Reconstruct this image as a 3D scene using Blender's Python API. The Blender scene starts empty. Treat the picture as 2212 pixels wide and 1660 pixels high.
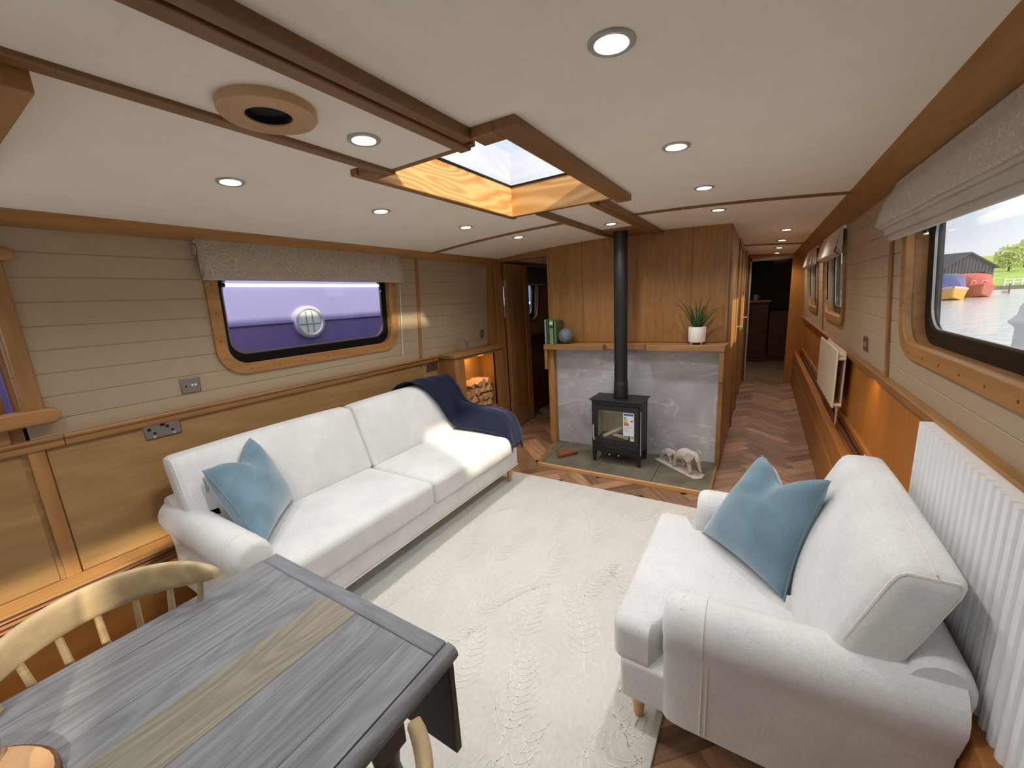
import bpy, bmesh, math, random
import numpy as np
from mathutils import Vector, Matrix
random.seed(7)
S = bpy.context.scene
COL = S.collection
PI = math.pi

# ------------------------------------------------------------------ camera, sky, sun, exposure
cam_d = bpy.data.cameras.new('camera'); cam = bpy.data.objects.new('camera', cam_d); COL.objects.link(cam)
Rw = np.array([[0.85000129, 0.05784393, -0.52359516], [0.52358303, -0.20211845, 0.82765267], [-0.05795356, -0.97765138, -0.20208704]])
cm = Matrix(((Rw[0][0], -Rw[0][1], -Rw[0][2], 0), (Rw[1][0], -Rw[1][1], -Rw[1][2], 0), (Rw[2][0], -Rw[2][1], -Rw[2][2], 1.45), (0, 0, 0, 1)))
cam.matrix_world = cm
cam_d.sensor_width = 36; cam_d.lens = 859.93/2212*36; cam_d.clip_start = 0.02; cam_d.clip_end = 500
S.camera = cam
S.view_settings.view_transform = 'Standard'; S.view_settings.look = 'None'
S.view_settings.exposure = 0.33; S.view_settings.gamma = 1.0; S.view_settings.use_curve_mapping = False
S.cycles.max_bounces = 9; S.cycles.diffuse_bounces = 5; S.cycles.glossy_bounces = 4; S.cycles.transparent_max_bounces = 12
S.cycles.caustics_reflective = False; S.cycles.caustics_refractive = False; S.cycles.sample_clamp_indirect = 4.0
S.cycles.use_denoising = True

W = bpy.data.worlds.new('sky'); S.world = W; W.use_nodes = True
nt = W.node_tree; nt.nodes.clear()
wo = nt.nodes.new('ShaderNodeOutputWorld'); bg = nt.nodes.new('ShaderNodeBackground')
tc = nt.nodes.new('ShaderNodeTexCoord'); sp = nt.nodes.new('ShaderNodeSeparateXYZ'); rp = nt.nodes.new('ShaderNodeValToRGB')
nz = nt.nodes.new('ShaderNodeTexNoise'); nz.inputs['Scale'].default_value = 2.2; nz.inputs['Detail'].default_value = 6
mx = nt.nodes.new('ShaderNodeMix'); mx.data_type = 'RGBA'
cr = nt.nodes.new('ShaderNodeValToRGB')
e = rp.color_ramp.elements
e[0].position = 0.0; e[0].color = (.46, .51, .55, 1); e[1].position = 1.0; e[1].color = (.90, .93, 1.0, 1)
e = rp.color_ramp.elements.new(.22); e.color = (.40, .49, .58, 1)
cr.color_ramp.elements[0].position = .36; cr.color_ramp.elements[1].position = .56
L = nt.links.new
L(tc.outputs['Generated'], sp.inputs[0]); L(sp.outputs['Z'], rp.inputs[0]); L(tc.outputs['Generated'], nz.inputs['Vector'])
L(nz.outputs['Fac'], cr.inputs[0]); L(cr.outputs[0], mx.inputs['Factor']); L(rp.outputs[0], mx.inputs['A'])
mx.inputs['B'].default_value = (.72, .75, .80, 1)
L(mx.outputs['Result'], bg.inputs[0]); bg.inputs[1].default_value = 1.5; L(bg.outputs[0], wo.inputs[0])

sun_d = bpy.data.lights.new('sun', 'SUN'); sun_d.energy = 4.6; sun_d.color = (1.0, .87, .66); sun_d.angle = math.radians(2.2)
sun = bpy.data.objects.new('sun', sun_d); COL.objects.link(sun)
sun.rotation_euler = Vector((-1, .38, -.43)).to_track_quat('-Z', 'Y').to_euler()

DOWNLIGHT_W = 12.0          # each recessed ceiling lamp or added bare spot
def area(name, loc, aim, sx, sy, w, colr):
    d = bpy.data.lights.new(name, 'AREA'); d.shape = 'RECTANGLE'; d.size = sx; d.size_y = sy; d.energy = w; d.color = colr
    o = bpy.data.objects.new(name, d); COL.objects.link(o); o.location = loc
    o.rotation_euler = (Vector(aim)-Vector(loc)).to_track_quat('-Z', 'Y').to_euler(); return o
# added area lamp inside the stern doors behind the camera, acting as daylight
area('stern_fill', (-.75, -2.30, 1.30), (-.75, 0, 1.2), 1.7, 1.0, 2, (.86, .93, 1.0))
# daylight through the side hatch beside the dining table
area('hatch_daylight', (-2.62, -.35, 1.40), (-1.0, -.2, 1.0), .55, .5, 4, (.88, .94, 1.0))

# ------------------------------------------------------------------ materials
def new_mat(name):
    m = bpy.data.materials.new(name); m.use_nodes = True
    n = m.node_tree; b = n.nodes['Principled BSDF']; return m, n, b
def nd(n, t, **k):
    x = n.nodes.new(t)
    for a, v in k.items(): setattr(x, a, v)
    return x
def c4(c): return (c[0], c[1], c[2], 1)
def srgb(r, g, b):
    f = lambda v: ((v/255)/12.92) if v/255 <= .04045 else ((v/255+.055)/1.055)**2.4
    return (f(r), f(g), f(b))
def ramp(n, stops):
    r = nd(n, 'ShaderNodeValToRGB'); e = r.color_ramp.elements
    while len(e) < len(stops): e.new(.5)
    for i, (p, c) in enumerate(stops): e[i].position = p; e[i].color = c4(c)
    return r
def mathn(n, op, a, b=None, v=None):
    m = nd(n, 'ShaderNodeMath', operation=op); n.links.new(a, m.inputs[0])
    if b is not None: n.links.new(b, m.inputs[1])
    elif v is not None: m.inputs[1].default_value = v
    return m.outputs[0]
def mixc(n, fac, a, b, blend='MIX'):
    m = nd(n, 'ShaderNodeMix', data_type='RGBA', blend_type=blend)
    for s, v in (('Factor', fac), ('A', a), ('B', b)):
        if hasattr(v, 'is_linked') or hasattr(v, 'links'): n.links.new(v, m.inputs[s])
        elif s == 'Factor': m.inputs[s].default_value = v
        else: m.inputs[s].default_value = c4(v)
    return m.outputs['Result']
def plain(name, col, rough=.5, metal=0, spec=.5, emit=None, es=0, noise=0, nscale=30, bump=0, bscale=200, coat=0, sheen=0):
    m, n, b = new_mat(name)
    b.inputs['Roughness'].default_value = rough; b.inputs['Metallic'].default_value = metal
    b.inputs['Specular IOR Level'].default_value = spec; b.inputs['Coat Weight'].default_value = coat
    b.inputs['Sheen Weight'].default_value = sheen
    t = nd(n, 'ShaderNodeTexCoord')
    x = nd(n, 'ShaderNodeTexNoise'); x.inputs['Scale'].default_value = nscale; x.inputs['Detail'].default_value = 4
    n.links.new(t.outputs['Object'], x.inputs['Vector'])
    k = max(noise, .02)
    r = ramp(n, [(.3, tuple(c*(1-k) for c in col)), (.7, tuple(min(1, c*(1+k)) for c in col))])
    n.links.new(x.outputs['Fac'], r.inputs[0]); n.links.new(r.outputs[0], b.inputs['Base Color'])
    if emit: b.inputs['Emission Color'].default_value = c4(emit); b.inputs['Emission Strength'].default_value = es
    if bump:
        y = nd(n, 'ShaderNodeTexNoise'); y.inputs['Scale'].default_value = bscale; y.inputs['Detail'].default_value = 3
        n.links.new(t.outputs['Object'], y.inputs['Vector'])
        bp = nd(n, 'ShaderNodeBump'); bp.inputs['Strength'].default_value = bump; bp.inputs['Distance'].default_value = .002
        n.links.new(y.outputs['Fac'], bp.inputs['Height']); n.links.new(bp.outputs[0], b.inputs['Normal'])
    return m
def wood(name, light, dark, axis='X', sc=1.0, rough=.45, tint=.12, rings=9.0, cath=.5, fib=.35, knots=False, coat=.0, tintc=None):
    m, n, b = new_mat(name); b.inputs['Roughness'].default_value = rough; b.inputs['Coat Weight'].default_value = coat
    b.inputs['Coat Roughness'].default_value = .25
    t = nd(n, 'ShaderNodeTexCoord'); oi = nd(n, 'ShaderNodeObjectInfo')
    off = nd(n, 'ShaderNodeVectorMath', operation='SCALE'); n.links.new(oi.outputs['Random'], off.inputs['Scale']); off.inputs[0].default_value = (7.3, 5.1, 3.7)
    ad = nd(n, 'ShaderNodeVectorMath', operation='ADD'); n.links.new(t.outputs['Object'], ad.inputs[0]); n.links.new(off.outputs[0], ad.inputs[1])
    def mp(along, across):
        q = nd(n, 'ShaderNodeMapping'); s = [across*sc]*3; s['XYZ'.index(axis)] = along*sc; q.inputs['Scale'].default_value = s
        n.links.new(ad.outputs[0], q.inputs['Vector']); return q.outputs[0]
    a = nd(n, 'ShaderNodeTexNoise'); a.inputs['Scale'].default_value = 1; a.inputs['Detail'].default_value = 2; a.inputs['Roughness'].default_value = .4
    n.links.new(mp(.9, 5.0), a.inputs['Vector'])
    s = mathn(n, 'SINE', mathn(n, 'MULTIPLY', a.outputs['Fac'], v=rings*6.283))
    s = mathn(n, 'MULTIPLY_ADD', s, v=.5); s.node.inputs[2].default_value = .5
    f = nd(n, 'ShaderNodeTexNoise'); f.inputs['Scale'].default_value = 1; f.inputs['Detail'].default_value = 5; f.inputs['Roughness'].default_value = .65
    n.links.new(mp(3.0, 150.0), f.inputs['Vector'])
    g = nd(n, 'ShaderNodeTexNoise'); g.inputs['Scale'].default_value = 1; g.inputs['Detail'].default_value = 4
    n.links.new(mp(.7, 9.0), g.inputs['Vector'])
    k = mathn(n, 'MULTIPLY', s, v=cath*.45)
    k2 = mathn(n, 'MULTIPLY', f.outputs['Fac'], v=fib*1.6); k3 = mathn(n, 'MULTIPLY', g.outputs['Fac'], v=1.1)
    tot = mathn(n, 'ADD', mathn(n, 'ADD', k, k2), k3)
    r = ramp(n, [(.25, light), (.85+.3*cath*.5, dark)]); r.color_ramp.elements[1].position = min(1, .95)
    tot = mathn(n, 'MULTIPLY', tot, v=1/(cath*.45*.5+fib*.8+.55)*.55)
    n.links.new(tot, r.inputs[0]); out = r.outputs[0]
    if tint:
        hv = nd(n, 'ShaderNodeHueSaturation'); n.links.new(out, hv.inputs['Color'])
        q = mathn(n, 'MULTIPLY_ADD', oi.outputs['Random'], v=2*tint); q.node.inputs[2].default_value = 1-tint
        n.links.new(q, hv.inputs['Value']); out = hv.outputs[0]
    if knots:
        v = nd(n, 'ShaderNodeTexVoronoi'); v.inputs['Scale'].default_value = 1; n.links.new(mp(2.2, 6.0), v.inputs['Vector'])
        kr = ramp(n, [(.035, (.22, .2, .19)), (.1, (1, 1, 1))]); n.links.new(v.outputs['Distance'], kr.inputs[0])
        out = mixc(n, .85, out, kr.outputs[0], 'MULTIPLY')
    n.links.new(out, b.inputs['Base Color'])
    bp = nd(n, 'ShaderNodeBump'); bp.inputs['Strength'].default_value = .25; bp.inputs['Distance'].default_value = .001
    n.links.new(f.outputs['Fac'], bp.inputs['Height']); n.links.new(bp.outputs[0], b.inputs['Normal'])
    return m
def fabric(name, col, var=.06, weave=900, bump=.5, rough=.95, sheen=.25, blotch=6, bv=.05):
    m, n, b = new_mat(name); b.inputs['Roughness'].default_value = rough; b.inputs['Sheen Weight'].default_value = sheen
    b.inputs['Specular IOR Level'].default_value = .2
    t = nd(n, 'ShaderNodeTexCoord')
    w = nd(n, 'ShaderNodeTexVoronoi'); w.inputs['Scale'].default_value = weave; n.links.new(t.outputs['Object'], w.inputs['Vector'])
    z = nd(n, 'ShaderNodeTexNoise'); z.inputs['Scale'].default_value = blotch; z.inputs['Detail'].default_value = 5; n.links.new(t.outputs['Object'], z.inputs['Vector'])
    z2 = nd(n, 'ShaderNodeTexNoise'); z2.inputs['Scale'].default_value = weave*.25; z2.inputs['Detail'].default_value = 4; n.links.new(t.outputs['Object'], z2.inputs['Vector'])
    r = ramp(n, [(.3, tuple(c*(1-var) for c in col)), (.7, tuple(min(1, c*(1+var)) for c in col))]); n.links.new(z2.outputs['Fac'], r.inputs[0])
    r2 = ramp(n, [(.35, (1-bv*2,)*3), (.65, (1, 1, 1))]); n.links.new(z.outputs['Fac'], r2.inputs[0])
    n.links.new(mixc(n, 1.0, r.outputs[0], r2.outputs[0], 'MULTIPLY'), b.inputs['Base Color'])
    bp = nd(n, 'ShaderNodeBump'); bp.inputs['Strength'].default_value = bump; bp.inputs['Distance'].default_value = .0012
    n.links.new(w.outputs['Distance'], bp.inputs['Height'])
    bp2 = nd(n, 'ShaderNodeBump'); bp2.inputs['Strength'].default_value = .25; bp2.inputs['Distance'].default_value = .006
    n.links.new(z2.outputs['Fac'], bp2.inputs['Height']); bp2.inputs['Distance'].default_value = .001
    n.links.new(bp.outputs[0], bp2.inputs['Normal']); n.links.new(bp2.outputs[0], b.inputs['Normal'])
    return m
def glassy(name, tint=(1, 1, 1), k=.06, rough=.0):
    m = bpy.data.materials.new(name); m.use_nodes = True; n = m.node_tree; n.nodes.clear()
    o = nd(n, 'ShaderNodeOutputMaterial'); tr = nd(n, 'ShaderNodeBsdfTransparent'); gl = nd(n, 'ShaderNodeBsdfGlossy')
    tr.inputs[0].default_value = c4(tint); gl.inputs['Roughness'].default_value = rough
    fr = nd(n, 'ShaderNodeLayerWeight'); fr.inputs[0].default_value = .5
    f = mathn(n, 'MULTIPLY_ADD', mathn(n, 'POWER', fr.outputs['Facing'], v=4.0), v=.6); f.node.inputs[2].default_value = k*.5
    mm = nd(n, 'ShaderNodeMixShader'); n.links.new(f, mm.inputs[0]); n.links.new(tr.outputs[0], mm.inputs[1]); n.links.new(gl.outputs[0], mm.inputs[2])
    n.links.new(mm.outputs[0], o.inputs[0]); return m
def emis(name, col, s):
    m = bpy.data.materials.new(name); m.use_nodes = True; n = m.node_tree; n.nodes.clear()
    o = nd(n, 'ShaderNodeOutputMaterial'); x = nd(n, 'ShaderNodeEmission'); x.inputs[0].default_value = c4(col); x.inputs[1].default_value = s
    n.links.new(x.outputs[0], o.inputs[0]); return m

OAK_L, OAK_D = srgb(182, 134, 80), srgb(114, 74, 36)
oakX = wood('oak_grain_x', OAK_L, OAK_D, 'X'); oakY = wood('oak_grain_y', OAK_L, OAK_D, 'Y'); oakZ = wood('oak_grain_z', OAK_L, OAK_D, 'Z')
oakVen = wood('oak_veneer_upright', srgb(182, 130, 68), srgb(84, 52, 20), 'Z', sc=1.2, cath=.5, rings=14, fib=1.2, tint=.04)
oakPan = wood('oak_veneer_panel', srgb(184, 146, 94), srgb(116, 84, 46), 'Y', sc=.8, cath=.5, rings=8, fib=.65, tint=.05)
oakOr = wood('oak_veneer_warm_lit', srgb(196, 128, 56), srgb(140, 84, 30), 'Z', sc=.8, cath=.2, rings=6, fib=.25, tint=.05, rough=.4)  # same oak as elsewhere, warm light put into its colour
oakOrY = wood('oak_amber_boards', srgb(186, 124, 58), srgb(122, 74, 28), 'Y', sc=.9, cath=.3, rings=6, fib=.3, tint=.08, rough=.4)
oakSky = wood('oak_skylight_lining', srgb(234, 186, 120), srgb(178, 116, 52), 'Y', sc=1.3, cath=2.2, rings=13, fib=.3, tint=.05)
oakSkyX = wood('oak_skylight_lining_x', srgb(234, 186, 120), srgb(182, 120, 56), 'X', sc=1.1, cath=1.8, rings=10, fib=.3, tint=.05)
oakC = wood('oak_ceiling_strip', srgb(150, 106, 62), srgb(88, 56, 28), 'Y'); oakCX = wood('oak_ceiling_strip_x', srgb(150, 106, 62), srgb(88, 56, 28), 'X')
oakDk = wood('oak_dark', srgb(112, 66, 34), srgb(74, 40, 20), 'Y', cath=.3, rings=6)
FLOOR = wood('floor_plank_brown', srgb(190, 148, 112), srgb(88, 58, 40), 'X', sc=1.2, cath=.8, rings=6, fib=.7, tint=.42, rough=.45)
SHIP = plain('shiplap_paint', srgb(170, 150, 124), .6, noise=.02, bump=.15, bscale=160)
CEIL = plain('ceiling_lining', srgb(240, 231, 218), .8, noise=.015, nscale=8, bump=.25, bscale=500)
COPPER = plain('copper_pipe', srgb(150, 104, 84), .38, metal=1)
CHROME = plain('brushed_chrome', srgb(206, 203, 200), .32, metal=.85)
CHROMED = plain('brushed_steel_plate', srgb(150, 144, 140), .38, metal=1)
BLACK = plain('black_frame', srgb(11, 11, 12), .4, spec=.3)
IRON = plain('stove_black', srgb(26, 26, 27), .5, noise=.1, bump=.1)
DARKHOLE = plain('dark_recess', srgb(12, 10, 9), .9)
LINEN = fabric('sofa_linen', srgb(226, 226, 224), weave=520, bump=.6)
PIPING = fabric('sofa_piping', srgb(228, 224, 216), weave=700, bump=.3)
TEAL = fabric('teal_velvet', srgb(108, 140, 156), var=.12, weave=1200, bump=.15, rough=.7, sheen=.8, blotch=9, bv=.12)
NAVY = fabric('navy_throw', srgb(20, 26, 48), var=.15, weave=420, bump=.6, sheen=.25)
NAVY.node_tree.nodes['Principled BSDF'].inputs['Sheen Tint'].default_value = (.4, .45, .7, 1)
CREAM = plain('radiator_cream', srgb(236, 222, 196), .35)
WHITE = plain('white_gloss', srgb(238, 238, 238), .35)
BEECH = wood('chair_ash', srgb(200, 178, 136), srgb(136, 112, 76), 'Y', sc=1.6, cath=.8, rings=8, fib=.5, tint=.03, rough=.5)
LEGW = wood('pale_leg', srgb(214, 176, 122), srgb(172, 130, 80), 'Z', cath=.3, rings=6)
GREYW = wood('greywash_plank', srgb(146, 147, 150), srgb(46, 46, 48), 'Y', sc=1.5, cath=1.0, rings=16, fib=1.5, tint=.07, knots=True, rough=.6)
GREYX = wood('greywash_end', srgb(134, 136, 142), srgb(56, 56, 60), 'X', sc=1.5, cath=.7, rings=12, fib=1.3, tint=.05, rough=.6)
GREYT = wood('tan_plank', srgb(156, 148, 128), srgb(68, 64, 54), 'Y', sc=1.5, cath=1.0, rings=16, fib=1.3, tint=.02, rough=.6)
TDARK = wood('table_underside', srgb(62, 42, 32), srgb(34, 22, 16), 'X', cath=.3)
GLASS = glassy('window_glass'); JARG = glassy('jar_glass', (.985, .99, .99), .05)
BEZ = plain('lamp_bezel', srgb(176, 174, 170), .35, metal=.3)
LED = emis('lamp_lens', (1, .97, .92), 28); LEDBAR = emis('led_bar', (1, .98, 1), 5)

# ------------------------------------------------------------------ geometry helpers
ORG = {}
class MB:
    def __init__(s): s.v = []; s.f = []
    def add(s, vs, fs):
        k = len(s.v); s.v += [tuple(map(float, p)) for p in vs]; s.f += [tuple(i+k for i in f) for f in fs]; return s
    def hexa(s, p):   # p: bottom 4 ccw, top 4 ccw
        return s.add(p, [(0, 3, 2, 1), (4, 5, 6, 7), (0, 1, 5, 4), (1, 2, 6, 5), (2, 3, 7, 6), (3, 0, 4, 7)])
    def box(s, x0, x1, y0, y1, z0, z1):
        return s.hexa([(x0, y0, z0), (x1, y0, z0), (x1, y1, z0), (x0, y1, z0), (x0, y0, z1), (x1, y0, z1), (x1, y1, z1), (x0, y1, z1)])
    def loft(s, rings, cap=True, closed=True):
        n = len(rings[0]); k = len(s.v)
        for r in rings: s.v += [tuple(map(float, p)) for p in r]
        for i in range(len(rings)-1):
            for j in range(n if closed else n-1):
                a = k+i*n+j; b = k+i*n+(j+1) % n; s.f.append((a, b, b+n, a+n))
        if cap:
            s.f.append(tuple(k+j for j in reversed(range(n)))); s.f.append(tuple(k+(len(rings)-1)*n+j for j in range(n)))
        return s
    def tube(s, pts, rad, n=8, cap=True):
        pts = [Vector(p) for p in pts]; rings = []
        if not hasattr(rad, '__len__'): rad = [rad]*len(pts)
        up = Vector((0, 0, 1))
        for i, p in enumerate(pts):
            d = (pts[min(i+1, len(pts)-1)]-pts[max(i-1, 0)]).normalized()
            a = d.cross(up)
            if a.length < 1e-3: a = d.cross(Vector((1, 0, 0)))
            a.normalize(); b = d.cross(a).normalized(); up = -b if abs(b.z) < .99 else up
            up = a.cross(d) if a.cross(d).length > 0 else up
            rings.append([p+(a*math.cos(t)+b*math.sin(t))*rad[i] for t in [2*PI*j/n for j in range(n)]])
        return s.loft(rings, cap)
    def lathe(s, prof, c, n=24, axis='z', cap=True):
        rings = []
        for r, h in prof:
            ring = []
            for j in range(n):
                t = 2*PI*j/n; a, b = r*math.cos(t), r*math.sin(t)
                ring.append({'z': (c[0]+a, c[1]+b, c[2]+h), 'x': (c[0]+h, c[1]+a, c[2]+b), 'y': (c[0]+a, c[1]+h, c[2]+b)}[axis])
            rings.append(ring)
        return s.loft(rings, cap)
    def grid(s, P, nu, nv, closeu=False):
        k = len(s.v)
        for i in range(nu+1):
            for j in range(nv+1): s.v.append(tuple(map(float, P(i/nu, j/nv))))
        for i in range(nu):
            for j in range(nv):
                a = k+i*(nv+1)+j; s.f.append((a, a+nv+1, a+nv+2, a+1))
        return s
    def build(s, name, mat, parent=None, smooth=False, bevel=0, seg=2, org=None, recalc=True, angle=35, subsurf=0, merge=False):
        me = bpy.data.meshes.new(name)
        o0 = Vector(org) if org is not None else (Vector(ORG.get(parent.name, (0, 0, 0))) if parent else Vector((0, 0, 0)))
        me.from_pydata([tuple(Vector(p)-o0) for p in s.v], [], s.f)
        if recalc or merge:
            bm = bmesh.new(); bm.from_mesh(me)
            if merge: bmesh.ops.remove_doubles(bm, verts=bm.verts, dist=1e-5)
            bmesh.ops.recalc_face_normals(bm, faces=bm.faces); bm.to_mesh(me); bm.free()
        if smooth:
            me.shade_smooth()
            if angle: me.set_sharp_from_angle(angle=math.radians(angle))
        if mat: me.materials.append(mat)
        o = bpy.data.objects.new(name, me); COL.objects.link(o)
        if parent: o.parent = parent; ORG[o.name] = tuple(o0)
        else: o.location = o0; ORG[o.name] = tuple(o0)
        if bevel:
            b = o.modifiers.new('bevel', 'BEVEL'); b.width = bevel; b.segments = seg; b.limit_method = 'ANGLE'; b.angle_limit = math.radians(40)
            if not smooth: me.shade_smooth(); me.set_sharp_from_angle(angle=math.radians(50))
        if subsurf:
            q = o.modifiers.new('sub', 'SUBSURF'); q.levels = subsurf; q.render_levels = subsurf
        return o
def tag(o, label=None, cat=None, group=None, kind=None):
    if label: o['label'] = label
    if cat: o['category'] = cat
    if group: o['group'] = group
    if kind: o['kind'] = kind
    return o
def thing(name, label, cat, loc=(0, 0, 0), rotz=0, group=None, kind=None, local=False):
    o = bpy.data.objects.new(name, None); COL.objects.link(o); o.location = loc; o.rotation_euler = (0, 0, rotz)
    o.empty_display_size = .05
    ORG[o.name] = (0, 0, 0) if (local or rotz) else tuple(loc)
    return tag(o, label, cat, group, kind)
def struct(name, label=None, loc=(0, 0, 0)):
    o = thing(name, None, None, loc); o['kind'] = 'structure'
    if label: o['label'] = label
    return o
def copy_tree(o, parent=None):
    c = o.copy(); COL.objects.link(c)
    if parent: c.parent = parent
    for ch in list(o.children):
        copy_tree(ch, c)
    ORG[c.name] = ORG.get(o.name, (0, 0, 0))
    return c
def ncub(n=10):   # points of a cube surface grid
    fs = []
    for ax in range(3):
        for sg in (-1, 1): fs.append((ax, sg))
    return fs
def rbox(mb, hx, hy, hz, r, n=8, puff=(0, 0, 0), fn=None, c=(0, 0, 0)):
    """rounded, puffed box; half sizes hx hy hz, edge radius r, fn deforms local points"""
    half = (hx, hy, hz)
    def lin(h):
        k = [-h, -h+r*.12, -h+r*.35, -h+r*.7]; m = [(-h+r)+(2*(h-r))*i/n for i in range(n+1)]
        return k+m+[h-r*.7, h-r*.35, h-r*.12, h]
    for ax in range(3):
        for sg in (-1, 1):
            a1, a2 = (ax+1) % 3, (ax+2) % 3
            l1, l2 = lin(half[a1]), lin(half[a2])
            def P(i, j):
                p = [0, 0, 0]; p[ax] = sg*half[ax]; p[a1] = l1[i]; p[a2] = l2[j]
                q = [max(-half[k]+r, min(half[k]-r, p[k])) for k in range(3)]
                d = Vector([p[k]-q[k] for k in range(3)])
                # cube-to-sphere style rounding of the shell
                if d.length > 1e-9: d = d.normalized()*r
                w = [q[k]+d[k] for k in range(3)]
                for k in range(3):
                    if puff[k]:
                        b1, b2 = (k+1) % 3, (k+2) % 3
                        g = (1-(w[b1]/half[b1])**2)*(1-(w[b2]/half[b2])**2)
                        w[k] += puff[k]*max(0, g)**.8*(w[k]/half[k])
                if fn: w = fn(*w)
                return (w[0]+c[0], w[1]+c[1], w[2]+c[2])
            k0 = len(mb.v); n1, n2 = len(l1), len(l2)
            for i in range(n1):
                for j in range(n2): mb.v.append(P(i, j))
            for i in range(n1-1):
                for j in range(n2-1):
                    a = k0+i*n2+j; mb.f.append((a, a+n2, a+n2+1, a+1))
    return mb

# wall coordinate systems: y along the boat, z up, d metres out of the wall into the room
def PL(y, z, d=0): return (-2.54+.07*(z-1.0)+d, y, z)
def PR(y, z, d=0): return (.52-.067*(z-1.0)-d, y, z)
def vslab(mb, P, y0, y1, z0, z1, d0, d1):
    return mb.hexa([P(y0, z0, d0), P(y1, z0, d0), P(y1, z0, d1), P(y0, z0, d1), P(y0, z1, d0), P(y1, z1, d0), P(y1, z1, d1), P(y0, z1, d1)])
def cut(y0, y1, z0, z1, holes):
    """split a rectangle round rectangular holes"""
    ys = sorted({y0, y1, *[min(max(h[0], y0), y1) for h in holes], *[min(max(h[1], y0), y1) for h in holes]})
    zs = sorted({z0, z1, *[min(max(h[2], z0), z1) for h in holes], *[min(max(h[3], z0), z1) for h in holes]})
    out = []
    for zi in range(len(zs)-1):
        run = None
        for yi in range(len(ys)-1):
            cy, cz = (ys[yi]+ys[yi+1])/2, (zs[zi]+zs[zi+1])/2
            solid = not any(h[0] < cy < h[1] and h[2] < cz < h[3] for h in holes)
            if solid:
                if run: run[1] = ys[yi+1]
                else: run = [ys[yi], ys[yi+1]]
            if (not solid or yi == len(ys)-2) and run: out.append((run[0], run[1], zs[zi], zs[zi+1])); run = None
    return out
def rrect(y0, y1, z0, z1, r, n=7):
    pts = []
    for cy, cz, a in ((y1-r, z1-r, 0), (y0+r, z1-r, PI/2), (y0+r, z0+r, PI), (y1-r, z0+r, 1.5*PI)):
        for i in range(n+1):
            t = a+PI/2*i/n; pts.append((cy+r*math.cos(t), cz+r*math.sin(t)))
    return pts
def ring(mb, P, outer, inner, d0, d1):
    n = len(outer); k = len(mb.v)
    for pts, d in ((outer, d0), (inner, d0), (inner, d1), (outer, d1)):
        for y, z in pts: mb.v.append(P(y, z, d))
    for s in range(4):
        for j in range(n):
            a, b = k+s*n+j, k+s*n+(j+1) % n; t = ((s+1) % 4)*n-s*n
            mb.f.append((a, b, b+t, a+t))
    return mb
CX = -1.01
def cz(x): return 1.955-.036*(x-CX)**2

# ================================================================== STRUCTURE
# ------------------------------------------------------------------ floor
fl = MB().box(-2.62, .62, -2.5, 11.0, -.05, -.007).build('floor', plain('subfloor', srgb(40, 28, 20), .9))
tag(fl, 'brown herringbone plank floor running down the boat', kind='structure')
pw, pl = .092, .46
pm = MB(); ch = .0018
pm.loft([[(-pl/2, -pw/2, -.006), (pl/2, -pw/2, -.006), (pl/2, pw/2, -.006), (-pl/2, pw/2, -.006)],
         [(-pl/2, -pw/2, -ch), (pl/2, -pw/2, -ch), (pl/2, pw/2, -ch), (-pl/2, pw/2, -ch)],
         [(-pl/2+ch, -pw/2+ch, 0), (pl/2-ch, -pw/2+ch, 0), (pl/2-ch, pw/2-ch, 0), (-pl/2+ch, pw/2-ch, 0)]])
p0 = pm.build('plank', FLOOR, fl)
used = False; spots = []
for k in range(-60, 140):
    for m in range(-14, 22):
        for hv in (0, 1):
            if hv == 0: u, v, a = k*pw+m*pl+pl/2, k*pw-m*pl+pw/2, 0
            else: u, v, a = k*pw+pl+pw/2+m*pl, k*pw+pw-pl/2-m*pl, PI/2
            c, s = math.cos(PI/4), math.sin(PI/4)
            x, y = u*c-v*s-1.0, u*s+v*c
            y += .10
            if not (-2.6 < x < .60 and .1 < y < 10.5): continue
            if y < .45 and x > -1.9: continue
            if -1.78 < x < -.27 and .3 < y < 2.58: continue            # under the rug
            if x < -1.75 and .95 < y < 2.2: continue                   # behind and under the sofa
            if -1.60 < x < -.32 and y > 3.05: continue                 # hearth and the cabin behind it
            if -1.9 < x < -.32 and y > 3.75: continue
            if x < -1.75 and y > 5.2: continue
            spots.append((x, y, a+PI/4))
pi_ = 0
for (x, y, a) in spots:
    if y > 7.4 or (x > .5) : continue
    o = p0 if not used else p0.copy()
    if used: COL.objects.link(o); o.parent = fl
    used = True; o.location = (x, y, 0); o.rotation_euler = (0, 0, a); pi_ += 1
fm = MB()
for (x, y, a) in spots:
    if y > 7.4:
        c, s = math.cos(a), math.sin(a)
        fm.hexa([(x+px*c-py*s, y+px*s+py*c, z) for z in (-.006, 0) for px, py in ((-pl/2+.001, -pw/2+.001), (pl/2-.001, -pw/2+.001), (pl/2-.001, pw/2-.001), (-pl/2+.001, pw/2-.001))])
tag(fm.build('far_planks', FLOOR, fl), kind='stuff')

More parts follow.
